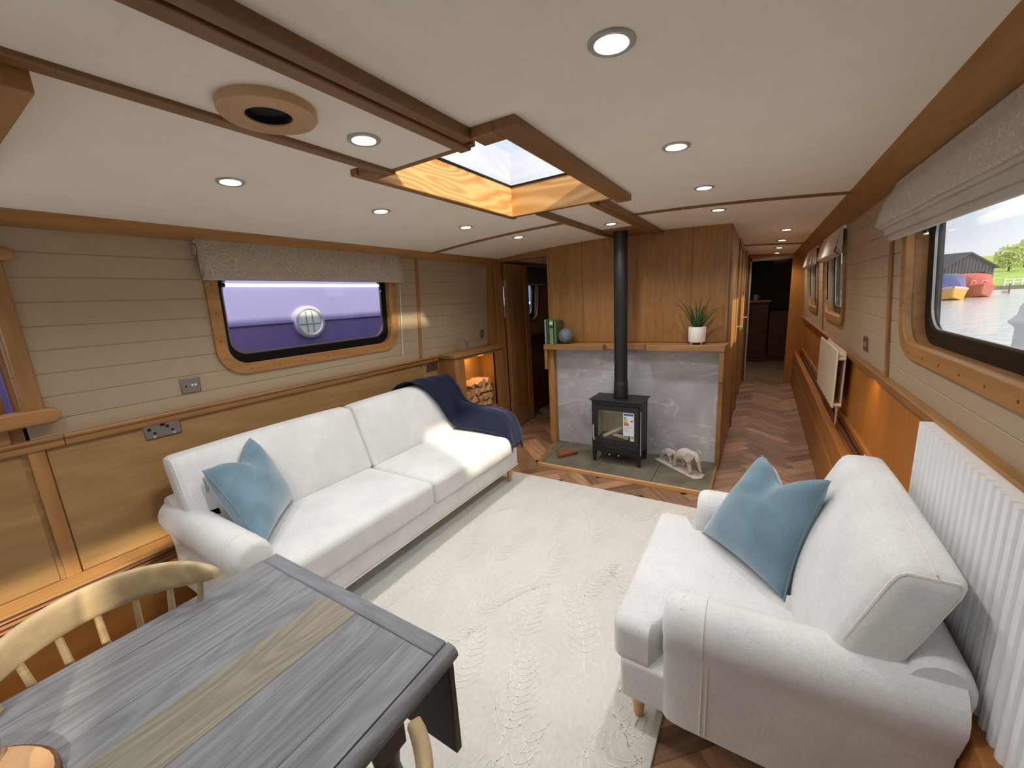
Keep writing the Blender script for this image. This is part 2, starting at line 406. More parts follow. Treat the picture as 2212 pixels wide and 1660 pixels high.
# ------------------------------------------------------------------ side walls
WY0, WY1 = -2.5, 10.6
LH = [(1.03, 2.245, 1.175, 1.76), (-.75, .272, .98, 1.70), (3.86, 4.70, 1.21, 1.72)]       # openings, left
RH = [(1.03, 2.245, 1.175, 1.76), (3.76, 4.72, 1.175, 1.76), (5.42, 6.32, 1.175, 1.76), (8.0, 8.6, 1.2, 1.7), (-1.6, -.5, 1.175, 1.76)]
def side_wall(name, P, holes, battens, label):
    w = struct(name, label)
    core = MB()
    for c in cut(WY0, WY1, .93, 1.97, holes): vslab(core, P, c[0], c[1], c[2], c[3], -.075, -.0035)
    core.build('wall_lining', SHIP, w)
    segs = []; b = [WY0]+battens+[WY1]
    z = .975
    rows = []
    while z < 1.86: rows.append((z, min(z+.0975, 1.875))); z += .0975
    for (za, zb) in rows:
        for i in range(len(b)-1):
            ya, yb = b[i], b[i+1]
            spans = [(ya, yb)]
            for h in holes:
                if h[2] < zb and h[3] > za:
                    ns = []
                    for s0, s1 in spans:
                        full = h[2] <= za+.001 and h[3] >= zb-.001
                        if h[0] >= s1 or h[1] <= s0: ns.append((s0, s1)); continue
                        if h[0] > s0: ns.append((s0, h[0]))
                        if h[1] < s1: ns.append((h[1], s1))
                        if not full:
                            lo, hi = max(s0, h[0]), min(s1, h[1])
                            if h[2] > za: segs.append((lo, hi, za, h[2]))
                            if h[3] < zb: segs.append((lo, hi, h[3], zb))
                    spans = ns
            for s in spans: segs.append((s[0], s[1], za, zb))
    for (ya, yb, za, zb) in segs:
        if yb-ya < .02 or yb < .0 or ya > 7.2: continue
        g = .0008
        bm = MB().loft([[P(ya, za+g, -.004), P(yb, za+g, -.004), P(yb, zb-g, -.004), P(ya, zb-g, -.004)],
                        [P(ya, za+g, -.0022), P(yb, za+g, -.0022), P(yb, zb-g, -.0022), P(ya, zb-g, -.0022)],
                        [P(ya, za+g+.0022, 0), P(yb, za+g+.0022, 0), P(yb, zb-g-.0022, 0), P(ya, zb-g-.0022, 0)]])
        bm.build('board', SHIP, w)
    return w
side_wall('wall_left', PL, LH, [2.535, 3.55], 'painted greige shiplap wall on the sofa side')
side_wall('wall_right', PR, RH, [2.48, 4.95], 'painted greige shiplap wall behind the armchair')

# ------------------------------------------------------------------ lower walls
ll = struct('wall_left_lower', 'oak veneered lower wall behind the sofa')
MB().box(-2.62, -2.548, WY0, 3.6, -.05, .97).build('backing', oakPan, ll)
for y0, y1 in ((-2.4, .235), (.305, 2.515), (2.545, 3.55)):
    MB().box(-2.548, -2.540, y0, y1, .375, .955).build('panel', oakPan, ll, bevel=.002)
MB().box(-2.548, -2.531, .252, .300, .372, .958).build('stile', oakZ, ll, bevel=.002)
MB().box(-2.548, -2.528, WY0, 3.55, .328, .372).build('rail', oakY, ll, bevel=.003)
bb = MB().box(-2.548, -2.475, WY0, 3.6, 0, .262).build('baseboard_left', oakOrY); tag(bb, 'dark box skirting along the sofa wall', kind='structure')
rl = struct('wall_right_lower', 'oak lower wall beside the armchair, warm glow in its colour')
MB().box(.548, .62, WY0, WY1, -.05, .97).build('backing', oakOr, rl)
for y0, y1 in ((-2.4, 2.155), (2.175, 3.9), (3.98, 5.6), (5.66, 7.1)):
    MB().box(.536, .548, y0, y1, .535, .955).build('panel', oakOr, rl, bevel=.003)
MB().box(.520, .548, WY0, 7.15, .50, .548).build('rail', oakOrY, rl, bevel=.006)
MB().box(.526, .548, 1.72, 2.15, .535, .955).build('stile', oakOr, rl, bevel=.003)
MB().box(.528, .548, 6.3, 6.36, .5, .955).build('stile', oakOr, rl, bevel=.003)
br = struct('baseboard_right', 'boxed oak skirting along the right wall')
MB().box(.438, .62, WY0, 7.2, 0, .47).build('box_core', oakOrY, br)
MB().box(.426, .438, WY0, 7.18, 0, .318).build('lower_board', oakOrY, br, bevel=.003)
MB().box(.428, .438, WY0, 3.5, .326, .487).build('upper_board', oakOrY, br, bevel=.003)
MB().box(.428, .438, 3.515, 7.18, .326, .487).build('upper_board', oakOrY, br, bevel=.003)
MB().box(.430, .470, WY0, 7.18, .470, .489).build('edge_strip', oakOrY, br, bevel=.003)
for nm, x, z, r, y1, lab in (('copper_pipe', .492, .503, .011, 7.0, 'copper heating pipe along the right wall, nearest the room'), ('copper_pipe', .515, .508, .011, 7.0, 'copper heating pipe along the right wall, nearest the panelling'),
                        ('copper_pipe', -2.512, .308, .011, 3.5, 'upper copper heating pipe behind the sofa'), ('copper_pipe', -2.500, .274, .011, 3.5, 'lower copper heating pipe behind the sofa')):
    tag(MB().tube([(x, -2.4, z), (x, 2, z), (x, y1, z)], r, 10).build(nm, COPPER, smooth=True), lab, 'pipe', 'copper heating pipes')

# dado rails, cornices, battens
def trim(n, mb, mat, label, bev=.003):
    o = mb.build('trim_%d' % n, mat, bevel=bev); return tag(o, label, kind='structure')
def dado(sgn, P, y0, y1):
    mb = MB(); pr = [(-.01, .955), (.018, .955), (.022, .962), (.022, .985), (.030, .990), (.032, 1.000), (.028, 1.005), (-.01, 1.005)]
    mb.loft([[P(y, z, d) for d, z in pr] for y in (y0, y1)]); return mb
trim(1, dado(1, PL, WY0, .36), oakY, 'oak dado rail under the side hatch', .001)
trim(2, dado(1, PL, .362, 2.80), oakY, 'oak dado rail behind the sofa', .001)
trim(3, dado(1, PR, WY0, 7.15), oakY, 'oak dado rail along the right wall', .001)
trim(4, MB().loft([[(-2.50, y, 1.842), (-2.470, y, 1.846), (-2.362, y, 1.884), (-2.352, y, 1.890), (-2.352, y, 1.925), (-2.50, y, 1.93)] for y in (WY0, 7.3)]), oakY, 'oak cornice above the left window', .002)
trim(5, MB().loft([[(.49, y, 1.828), (.455, y, 1.832), (.352, y, 1.878), (.340, y, 1.884), (.335, y, 1.890), (.335, y, 1.925), (.49, y, 1.93)] for y in (WY0, WY1)]), oakY, 'wide oak cornice above the right windows', .002)
trim(6, vslab(MB(), PL, 2.520, 2.552, .985, 1.86, -.002, .010), oakZ, 'upright oak batten right of the left window')
trim(7, vslab(MB(), PR, 2.462, 2.496, .985, 1.86, -.002, .012), oakZ, 'upright oak batten between the right windows')
trim(8, vslab(MB(), PR, 4.93, 4.96, .985, 1.86, -.002, .010), oakZ, 'upright oak batten between the two far right windows')

# ------------------------------------------------------------------ ceiling
ce = MB(); NX = 28; hole = (-1.263, -.672, 1.105, 2.125)
xs = sorted(set([-2.56+i*(3.12)/NX for i in range(NX+1)]+[hole[0], hole[1]])); ys = [-2.5, hole[2], hole[3], 3.62, 11.0]
for i in range(len(xs)-1):
    for j in range(len(ys)-1):
        xa, xb, ya, yb = xs[i], xs[i+1], ys[j], ys[j+1]
        if xa >= hole[0]-1e-6 and xb <= hole[1]+1e-6 and j == 1: continue
        ce.hexa([(xa, ya, cz(xa)), (xb, ya, cz(xb)), (xb, yb, cz(xb)), (xa, yb, cz(xa)), (xa, ya, cz(xa)+.03), (xb, ya, cz(xb)+.03), (xb, yb, cz(xb)+.03), (xa, yb, cz(xa)+.03)])
ceil = ce.build('ceiling', CEIL, recalc=True, merge=False); tag(ceil, 'cambered off-white ceiling lining', kind='structure')
MB().box(-1.150, -.850, -2.5, 1.098, 1.934, 1.950).build('centre_panel', CEIL, ceil)
# near-side centre panel lip
MB().box(-1.190, -.790, 1.098, 1.118, 1.930, 1.953).build('panel_lip', oakCX, ceil, bevel=.002)
def strip_y(n, x0, x1, y0, y1, z0, z1, lab): return trim(n, MB().box(x0, x1, y0, y1, z0, z1), oakC, lab, .004)
strip_y(9, -1.188, -1.146, -2.5, 1.118, 1.922, 1.955, 'narrow oak ceiling strip from the bow to the skylight')
strip_y(10, -.848, -.806, -2.5, 1.118, 1.922, 1.955, 'inner oak ceiling beam from the bow to the skylight')
strip_y(11, -.792, -.754, -2.5, 1.060, 1.922, 1.955, 'outer oak ceiling beam from the bow to the skylight')
trim(12, MB().box(-.808, -.790, -2.5, 1.06, 1.936, 1.955), oakDk, 'dark groove between the two ceiling beams')
strip_y(13, -1.135, -1.098, 2.15, 3.6, 1.926, 1.955, 'narrow oak ceiling strip between skylight and stove wall')
strip_y(14, -.812, -.775, 2.15, 3.6, 1.924, 1.955, 'oak ceiling beam between skylight and flue')
strip_y(15, -.770, -.728, 2.18, 3.6, 1.924, 1.955, 'outer oak ceiling beam between skylight and flue')
def batten_x(n, x0, x1, y, w, lab):
    mb = MB(); k = 14; rings = []
    for i in range(k+1):
        x = x0+(x1-x0)*i/k; z = cz(x); rings.append([(x, y-w/2, z+.004), (x, y+w/2, z+.004), (x, y+w/2, z-.012), (x, y-w/2, z-.012)])
    mb.loft(rings); return trim(n, mb, oakCX, lab, .002)
batten_x(16, -2.37, -1.13, 2.62, .026, 'curved oak ceiling batten reaching the left cornice')
batten_x(17, -.74, .345, 2.72, .026, 'curved oak ceiling batten reaching the right cornice')
batten_x(18, -.225, .345, 5.5, .03, 'oak ceiling batten across the passage')
trim(19, MB().box(-1.105, -.77, 3.17, 3.6, 1.938, 1.957), oakCX, 'oak ceiling plate around the flue')
trim(20, MB().box(-2.37, -1.19, .16, .262, 1.885, 1.955), oakX, 'oak ceiling board beside the side hatch')

# ------------------------------------------------------------------ skylight
sk = struct('window_4', 'oak lined skylight in the ceiling')
def sbox(x0, x1, y0, y1, z0, z1, m, nm='frame'): return MB().box(x0, x1, y0, y1, z0, z1).build(nm, m, sk, bevel=.003)
sbox(-1.303, -1.268, 1.045, 2.17, 1.930, 1.965, oakC); sbox(-.676, -.602, 1.045, 2.20, 1.922, 1.965, oakC)
sbox(-1.26, -1.19, 1.045, 1.118, 1.922, 1.965, oakCX); sbox(-.754, -.676, 1.045, 1.118, 1.922, 1.965, oakCX)
sbox(-1.268, -.676, 2.112, 2.140, 1.930, 1.965, oakCX)
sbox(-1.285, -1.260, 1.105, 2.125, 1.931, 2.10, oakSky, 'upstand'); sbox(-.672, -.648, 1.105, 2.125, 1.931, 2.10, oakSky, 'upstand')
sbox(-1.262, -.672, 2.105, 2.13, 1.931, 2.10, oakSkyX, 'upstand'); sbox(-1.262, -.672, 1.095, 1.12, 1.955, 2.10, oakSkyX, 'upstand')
FROST = glassy('skylight_glass', (.96, .98, 1), .05)
MB().box(-1.275, -.966, 1.10, 2.12, 2.098, 2.104).build('pane', FROST, sk); MB().box(-.962, -.655, 1.10, 2.12, 2.098, 2.104).build('pane', FROST, sk)
sbox(-1.258, -1.252, 1.12, 2.105, 2.086, 2.097, BLACK, 'gasket'); sbox(-1.26, -.672, 2.097, 2.103, 2.086, 2.097, BLACK, 'gasket')

# ------------------------------------------------------------------ windows
def window(n, P, y0, y1, z0, z1, label, bw=.060, dep=.055, R=.15, sash=True):
    w = struct('window_%d' % n, label)
    o = rrect(y0, y1, z0, z1, R); i1 = rrect(y0+bw, y1-bw, z0+bw, z1-bw, R-bw*.75)
    ring(MB(), P, o, i1, -.012, .016).build('frame', oakY, w, bevel=.003)
    i0 = rrect(y0+bw-.004, y1-bw+.004, z0+bw-.004, z1-bw+.004, R-bw*.75)
    i2 = rrect(y0+bw+.012, y1-bw-.012, z0+bw+.012, z1-bw-.012, R-bw*.75)
    ring(MB(), P, rrect(y0+.045, y1-.045, z0+.045, z1-.045, .09), i0, -.07, -.010).build('reveal', oakY, w, smooth=True)
    i3 = rrect(y0+bw+.040, y1-bw-.040, z0+bw+.050, z1-bw-.050, R-bw)
    ring(MB(), P, rrect(y0+.046, y1-.046, z0+.046, z1-.046, .10), i3, -dep-.02, -dep+.006).build('black_frame', BLACK, w, bevel=.003)
    i4 = rrect(y0+bw+.034, y1-bw-.034, z0+bw+.038, z1-bw-.038, R-bw)
    ring(MB(), P, i3, rrect(y0+bw+.047, y1-bw-.047, z0+bw+.057, z1-bw-.057, R-bw), -dep-.006, -dep+.002).build('inner_rim', CHROMED, w)
    g = MB(); pts = rrect(y0+bw+.02, y1-bw-.02, z0+bw+.02, z1-bw-.02, R-bw); g.loft([[P(y, z, d) for y, z in pts] for d in (-dep-.012, -dep-.008)]); g.build('pane', GLASS, w)
    n_s = 7
    if n <= 2:
        for i in range(n_s):
            yy = y0+.16+(y1-y0-.32)*i/(n_s-1)
            MB().tube([P(yy, z0+bw*.45, .0155), P(yy, z0+bw*.45, .0168)], .0045, 8).build('screw_plug', oakDk, w)
        for i in range(3):
            for yy in (y0+bw*.45, y1-bw*.45): MB().tube([P(yy, z0+.2+i*.15, .0155), P(yy, z0+.2+i*.15, .0168)], .0045, 8).build('screw_plug', oakDk, w)
    return w
w1 = window(1, PL, .985, 2.290, 1.130, 1.805, 'oak framed window on the left, purple boat outside')
w2 = window(2, PR, .985, 2.275, 1.142, 1.805, 'oak framed window on the right, water outside')
w3 = window(3, PR, 3.70, 4.78, 1.135, 1.805, 'nearer passage window on the right wall')
w5 = window(5, PR, 5.36, 6.38, 1.135, 1.805, 'farther passage window on the right wall')
w6 = window(6, PL, 3.80, 4.76, 1.160, 1.77, 'cabin window seen past the open door', bw=.06)
w7 = window(7, PR, 7.94, 8.66, 1.15, 1.75, 'window in the dark room at the end of the passage')
for w, P, y0, y1 in ((w1, PL, 1.09, 2.19), (w2, PR, 1.09, 2.18)):
    t = thing('led_bar', 'slim white LED bar across the head of the purple-view window' if w is w1 else 'slim white LED bar hidden at the head of the right window', 'lamp', P(1.6, 1.635, -.03))
    z = 1.632 if w is w1 else 1.70
    MB().tube([P(y0+.012, z, -.044), P(y1-.012, z, -.044)], .0085, 8).build('light_tube', LEDBAR, t, smooth=True)
    for y in (y0, y1): MB().tube([P(y-.008, z, -.044), P(y+.012, z, -.044)], .011, 8).build('end_cap', BLACK, t, smooth=True)
# little black catches with white tips at the window jambs
for lab, P, y, z in (('small black window catch at the right jamb of the left window', PL, 2.168, 1.60), ('small black window catch at the far jamb of the right window', PR, 2.178, 1.62)):
    t = thing('window_catch', lab, 'catch', P(y, z, -.02))
    MB().tube([P(y, z, -.03), P(y, z-.006, -.03), P(y, z+.05, -.03)], .009, 8).build('barrel', BLACK, t, smooth=True)
    MB().lathe([(.002, -.006), (.008, -.004), (.008, .004), (.002, .006)], P(y, z-.008, -.03), 10).build('tip', WHITE, t, smooth=True)

# ------------------------------------------------------------------ stove wall, cabin bulkheads, passage
wb = struct('wall_back', 'oak panelled bulkhead behind the stove')
MB().box(-1.785, -.25, 3.604, 3.64, 1.0, 1.955).build('core', oakVen, wb)
for x0, x1 in ((-1.782, -1.435), (-1.433, -1.035), (-1.033, -.50), (-.498, -.252)):
    MB().box(x0, x1, 3.597, 3.604, 1.035, 1.945).build('panel', oakVen, wb, bevel=.001)
MB().box(-.252, -.228, 3.588, 3.64, 1.035, 1.94).build('corner_post', oakZ, wb, bevel=.003)
MB().box(-1.795, -1.782, 3.590, 3.64, 1.035, 1.945).build('corner_post', oakZ, wb, bevel=.003)
MB().box(-1.785, -.25, 3.56, 3.64, 0, .98).build('lower_core', oakVen, wb)
wp = struct('wall_passage', 'oak side of the passage')
for y0, y1 in ((3.60, 4.66), (5.42, 6.2), (6.9, 7.2)): MB().box(-.27, -.228, y0, y1, 0, 1.95).build('panel', oakVen, wp, bevel=.003)
MB().box(-.27, -.236, 4.6, 7.0, 0, 1.95).build('backing', oakVen, wp)
for n, y0, y1, lab in ((1, 4.66, 5.42, 'nearer oak door on the passage side with chrome handle'), (2, 6.2, 6.9, 'farther oak door on the passage side')):
    d = struct('door_%d' % n, lab)
    for ya, yb in ((y0, y0+.05), (y1-.05, y1)): MB().box(-.24, -.212, ya, yb, 0, 1.88).build('architrave', oakZ, d, bevel=.004)
    MB().box(-.24, -.212, y0, y1, 1.86, 1.92).build('architrave', oakY, d, bevel=.004)
    MB().box(-.238, -.226, y0+.05, y1-.05, 0, 1.86).build('leaf', oakVen, d, bevel=.003)
    h = MB().tube([(-.226, y0+.12, 1.06), (-.18, y0+.12, 1.06), (-.176, y0+.14, 1.06), (-.176, y0+.23, 1.06)], .008, 8).build('door_handle', CHROME, d, smooth=True)
    MB().lathe([(.001, 0), (.024, 0), (.024, .008), (.001, .008)], (-.226, y0+.12, 1.06), 14, 'x').build('rose', CHROME, d, smooth=True)
MB().box(-1.80, -1.772, 3.60, 7.2, 0, 1.95).build('wall_cabin', oakVen).update_tag()
tag(bpy.data.objects['wall_cabin'], 'oak cabin wall behind the stove', kind='structure')
# end bulkhead with doorway
eb = struct('wall_end', 'oak bulkhead with a pale door lining at the end of the passage')
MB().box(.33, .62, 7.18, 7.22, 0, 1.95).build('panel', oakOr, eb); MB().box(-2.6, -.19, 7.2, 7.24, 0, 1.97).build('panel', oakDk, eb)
MB().box(-.2, .34, 7.18, 7.22, 1.875, 1.97).build('header', oakOr, eb)
PALE = plain('pale_lining', srgb(176, 166, 150), .6)
MB().box(-.19, .33, 7.205, 7.26, 1.832, 1.875).build('lining', PALE, eb); MB().box(-.20, -.172, 7.205, 7.26, 0, 1.875).build('lining', PALE, eb)
MB().box(-2.62, .62, 10.6, 10.64, -.05, 2.0).build('wall_far', SHIP); tag(bpy.data.objects['wall_far'], 'far wall of the end cabin', kind='structure')
for i in range(8): MB().box(-.6, .5, 10.588, 10.6, 1.02+i*.1, 1.116+i*.1).build('board', SHIP, bpy.data.objects['wall_far'], bevel=.002)
# stern: glazed doors behind the camera
ws = struct('wall_stern', 'stern bulkhead behind the viewer')
for c in cut(-2.6, .6, -.05, 2.0, [(-1.65, .15, .35, 1.85)]): MB().box(c[0], c[1], -2.5, -2.44, c[2], c[3]).build('panel', oakVen, ws)
sd = struct('door_4', 'glazed stern doors')
for x0, x1 in ((-1.65, -1.58), (-.80, -.70), (.08, .15)): MB().box(x0, x1, -2.49, -2.45, .35, 1.85).build('stile', oakZ, sd)
for z0, z1 in ((.35, .42), (1.78, 1.85)): MB().box(-1.65, .15, -2.49, -2.45, z0, z1).build('rail', oakX, sd)
MB().box(-1.6, .1, -2.472, -2.468, .4, 1.8).build('pane', GLASS, sd)

# left rear corner: jamb, open cabin door
jb = struct('trim_21', 'upright oak jamb between the shiplap and the cabin door')
MB().box(-2.56, -2.425, 3.56, 3.60, 0, 1.92).build('bulkhead', oakVen, jb)
MB().box(-2.56, -2.405, 3.60, 3.735, 0, 1.90).build('post', oakZ, jb, bevel=.004)
MB().box(-2.56, -1.78, 3.60, 3.72, 1.862, 1.94).build('header', oakX, jb)
d3 = struct('door_3', 'open oak cabin door folded back against the left side')
MB().box(-2.402, -2.368, 3.745, 4.22, .012, 1.855).build('core', oakVen, d3)
for y0, y1, z0, z1, nm in ((3.745, 3.845, .012, 1.855, 'stile'), (4.12, 4.22, .012, 1.855, 'stile'), (3.845, 4.12, 1.755, 1.855, 'rail'), (3.845, 4.12, .012, .20, 'rail')):
    MB().box(-2.369, -2.361, y0, y1, z0, z1).build(nm, oakZ if nm == 'stile' else oakY, d3, bevel=.002)
MB().box(-2.40, -2.372, 3.737, 3.746, 1.60, 1.68).build('hinge', CHROME, d3, bevel=.001)
MB().box(-2.40, -2.372, 3.737, 3.746, .25, .33).build('hinge', CHROME, d3, bevel=.001)
# cabin beyond
cb = struct('wall_cabin_end', 'dark end of the cabin past the open door')
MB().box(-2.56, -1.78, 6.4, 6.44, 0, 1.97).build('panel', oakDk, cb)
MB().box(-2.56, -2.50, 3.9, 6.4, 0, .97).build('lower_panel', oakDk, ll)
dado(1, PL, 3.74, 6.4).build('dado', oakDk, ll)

# ------------------------------------------------------------------ side hatch at the left edge
dh = struct('door_5', 'oak framed side hatch left of the sofa')
vslab(MB(), PL, .278, .332, 1.10, 1.74, -.01, .022).build('post', oakZ, dh, bevel=.005)
def bull(z0, z1, y1, d1, nm, m=oakY):
    mb = MB(); r = (z1-z0)/2; zc = (z0+z1)/2; pts = [(-.8, z0), (y1-r, z0)]+[(y1-r+r*math.sin(t), zc-r*math.cos(t)) for t in [PI*i/8 for i in range(1, 8)]]+[(y1-r, z1), (-.8, z1)]
    mb.loft([[PL(y, z, d) for y, z in pts] for d in (-.01, d1)]); return mb.build(nm, m, dh, bevel=.008, seg=3)
bull(1.067, 1.130, .370, .055, 'sill'); bull(1.715, 1.765, .365, .045, 'head')
vslab(MB(), PL, -.8, .222, 1.003, 1.07, -.01, .016).build('apron', oakY, dh, bevel=.003)
MB().box(-2.66, -2.545, .262, .285, .98, 1.72).build('lining', oakVen, dh); MB().box(-2.66, -2.545, -.76, .28, .97, 1.08).build('lining', oakY, dh)
MB().box(-2.66, -2.52, -.76, .28, 1.70, 1.75).build('lining', oakY, dh)
for c in cut(-.76, .24, 1.05, 1.72, [(-.62, .10, 1.16, 1.58)]): MB().box(-2.64, -2.60, c[0], c[1], c[2], c[3]).build('leaf', oakVen, dh)
MB().box(-2.625, -2.62, -.62, .10, 1.16, 1.58).build('pane', GLASS, dh)

# ================================================================== THINGS
# ------------------------------------------------------------------ rug
rug = thing('rug', 'large cream rug with woven coral sprig pattern between sofa and armchair', 'rug', (-1.0, 1.2, 0))
RUGM = fabric('rug_pile', srgb(216, 214, 206), weave=260, bump=.5, blotch=3, bv=.04)
RUGP = fabric('rug_sprig_thread', srgb(238, 237, 230), weave=300, bump=.4, blotch=3, bv=.02)
RX0, RX1, RY0, RY1 = -2.02, -.212, -.95, 2.715
MB().box(RX0, RX1, RY0, RY1, .0005, .011).build('pile', RUGM, rug, bevel=.004)
sm = MB(); rnd = random.Random(3)
def ribbon(pts, w0, w1, z=.0122):
    n = len(pts); vs = []
    for i, p in enumerate(pts):
        q = pts[min(i+1, n-1)]; r = pts[max(i-1, 0)]; dx, dy = q[0]-r[0], q[1]-r[1]; l = math.hypot(dx, dy) or 1
        w = w0+(w1-w0)*i/(n-1); vs += [(p[0]-dy/l*w, p[1]+dx/l*w, z), (p[0]+dy/l*w, p[1]-dx/l*w, z)]
    if any(not (RX0+.02 < v[0] < RX1-.02 and RY0+.02 < v[1] < RY1-.02) for v in vs): return
    sm.add(vs, [(2*i, 2*i+1, 2*i+3, 2*i+2) for i in range(n-1)])
for gx in range(7):
    for gy in range(8):
        bx = RX0+.1+gx*.28+(gy % 2)*.14; by = -.28+gy*.37+rnd.uniform(-.03, .03); a0 = PI/2+rnd.uniform(-.35, .35)
        if bx < -1.75 and by > .5: continue
        Ls = rnd.uniform(.34, .44); bend = rnd.uniform(-.4, .4); st = []
        for i in range(13):
            t = i/12; a = a0+bend*t; st.append((bx+Ls*t*math.cos(a), by+Ls*t*math.sin(a)))
        ribbon(st, .0022, .0012)
        for i in range(2, 13):
            for sd_ in (-1, 1):
                a = a0+bend*i/12; l = .125*(1.1-.55*i/12)*rnd.uniform(.8, 1.15); p = st[i-1 if sd_ > 0 else i]; b0 = a+sd_*1.15; pts = []
                x, y = p
                for k in range(6):
                    pts.append((x, y)); b = b0-sd_*1.25*k/5; x += l/5*math.cos(b); y += l/5*math.sin(b)
                ribbon(pts, .0016, .0009)
                for kk in (2, 4):
                    q = pts[kk]; b = b0-sd_*1.25*kk/5+sd_*.8; ribbon([(q[0]+l*.28*k/3*math.cos(b-sd_*.25*k), q[1]+l*.28*k/3*math.sin(b-sd_*.25*k)) for k in range(4)], .0013, .0008)
tag(sm.build('sprig_pattern', RUGP, rug, recalc=False), kind='stuff')

# ------------------------------------------------------------------ sofa and armchair (English roll arm); local x forward, y sideways
def arm_profile(s):  # outward u, z ; s shrink of the roll
    c = (.068, .475); r = .080*s; rz = .085*s
    pts = [(.0, .13), (.0, .40)]
    for i in range(13):
        t = PI-(PI*1.25)*i/12; pts.append((c[0]+r*math.cos(t), c[1]+rz*math.sin(t)))
    pts += [(.116, .40), (.112, .36), (.112, .13)]
    return pts
def seat_unit(name, label, cat, W, D, nseat, loc, rotz, armset=.17, group=None):
    t = thing(name, label, cat, loc, rotz, group, local=True); hw = W/2; aw = .112
    # base
    bs = MB(); rbox(bs, (D-.05)/2, hw-.012, .075, .018, 4, c=(.02+(D-.05)/2, 0, .205)); bs.build('base', LINEN, t, smooth=True, merge=True)
    wl = MB().tube([(D-.028, -hw+.02, .137), (D-.028, hw-.02, .137)], .0045, 6); wl.build('base_piping', PIPING, t, smooth=True)
    # arms
    for sd in (-1, 1):
        m = MB(); rings = []; xf = D-armset
        for x, s, k in ((.02, 1.0, 0), (.12, 1.0, 0), (.25, 1.0, 0), (xf-.12, 1.0, 0), (xf-.06, 1.0, 0), (xf-.03, .985, .002), (xf-.012, .93, .006), (xf-.002, .84, .014), (xf+.004, .70, .024)):
            rr = []
            for (u, z) in arm_profile(s):
                z2 = z+(.03 if z > .42 else 0)*max(0, (.35-x)/.35)
                u2 = max(k*.8, min(u, aw-.0*k)) if z < .36 else u
                rr.append((x, sd*(hw-aw+u2 - (k*.6 if u2 > .08 and z < .4 else 0)), z2+(k*.5 if z < .2 else 0)))
            rings.append(rr)
        m.loft(rings); a = m.build('arm', LINEN, t, smooth=True, angle=60)
        # pleats fanned on the front of the roll, and the seam down the front panel
        pm_ = MB()
        for i in range(5):
            th = PI*(.15+.17*i); y0 = hw-aw+.068
            pts = [(xf+.003-(.05*q/4)*(q > 0), sd*(y0+(.03+.052*q/4)*math.cos(th)), .475+(.03+.058*q/4)*math.sin(th)) for q in range(5)]
            pm_.tube(pts, [.0015, .002, .0022, .002, .001], 5)
        pm_.build('pleats', PIPING, a, smooth=True)
        sm_ = MB()
        for dx in (0, .014): sm_.tube([(xf-.105-dx, sd*(hw+.0005), .40), (xf-.105-dx, sd*(hw+.0005), .14)], .003, 6)
        sm_.tube([(xf-.105, sd*(hw-aw+.068+.081*math.cos(q)), .475+.086*math.sin(q)) for q in [PI*.98-PI*1.2*i/10 for i in range(11)]], .0022, 6)
        sm_.build('arm_seam', PIPING, a, smooth=True)
    # back frame with rolled top
    m = MB(); pr = []
    for x, z in ((.03, .13), (.015, .40), (.0, .52)): pr.append((x, z))
    for i in range(11):
        q = PI*1.05-PI*1.05*i/10; pr.append((.055+.060*math.cos(q), .555+.062*math.sin(q)))
    pr += [(.125, .42), (.15, .13)]
    st = [(-hw+.005, .90), (-hw+.02, .97), (-hw+.05, 1.0), (0, 1.0), (hw-.05, 1.0), (hw-.02, .97), (hw-.005, .90)]
    m.loft([[(x if z < .5 else .07+(x-.07)*s, y, z if z < .5 else .54+(z-.54)*s) for x, z in pr] for y, s in st]); m.build('back', LINEN, t, smooth=True, angle=60)
    dk_ = MB(); rbox(dk_, .085, hw-aw+.02, .155, .02, 3, c=(.135, 0, .405)); dk_.build('inner_back', LINEN, t, smooth=True, merge=True)
    # seat cushions (T shaped round the arm fronts)
    inner = hw-aw-.004; cw = 2*inner/nseat; x0, x1 = .22, D+.0; xc, hx = (x0+x1)/2, (x1-x0)/2
    for i in range(nseat):
        yc = -inner+cw*(i+.5); c = MB()
        el, er = (i == 0), (i == nseat-1)
        def fn(x, y, z, el=el, er=er):
            X = x+xc; k = max(0, min(1, (X-(D-armset+.012))/.02)) if armset > .1 else 0; g = aw*.90*k
            if er and y > 0: y += g*(y/(cw/2))**3 if y < cw/2*.8 else g*(y/(cw/2))
            if el and y < 0: y -= g*(abs(y)/(cw/2))**3 if -y < cw/2*.8 else g*(abs(y)/(cw/2))
            return [x, y, z]
        rbox(c, hx, cw/2-.003, .078, .034, 12, puff=(0, .004, .020), fn=fn, c=(xc, yc, .335))
        o = c.build('seat_cushion', LINEN, t, smooth=True, merge=True)
        p = MB()
        for zz in (.335+.050, .335-.052):
            tt = aw*.86 if armset > .1 else 0; yl = yc-cw/2+.012-(tt if el else 0); yr = yc+cw/2-.012+(tt if er else 0); xf = D-.009
            pts = [(D-armset+.05, yl+.004, zz), (xf-.03, yl, zz), (xf-.008, yl+.012, zz), (xf, yl+.04, zz), (xf+.002, (yl+yr)/2, zz), (xf, yr-.04, zz), (xf-.008, yr-.012, zz), (xf-.03, yr, zz), (D-armset+.05, yr-.004, zz)]
            p.tube(pts, .0038, 6)
        p.build('piping', PIPING, o, smooth=True)
    # back cushions, leaning, overhanging the arms
    bw = 2*(hw-.02)/nseat
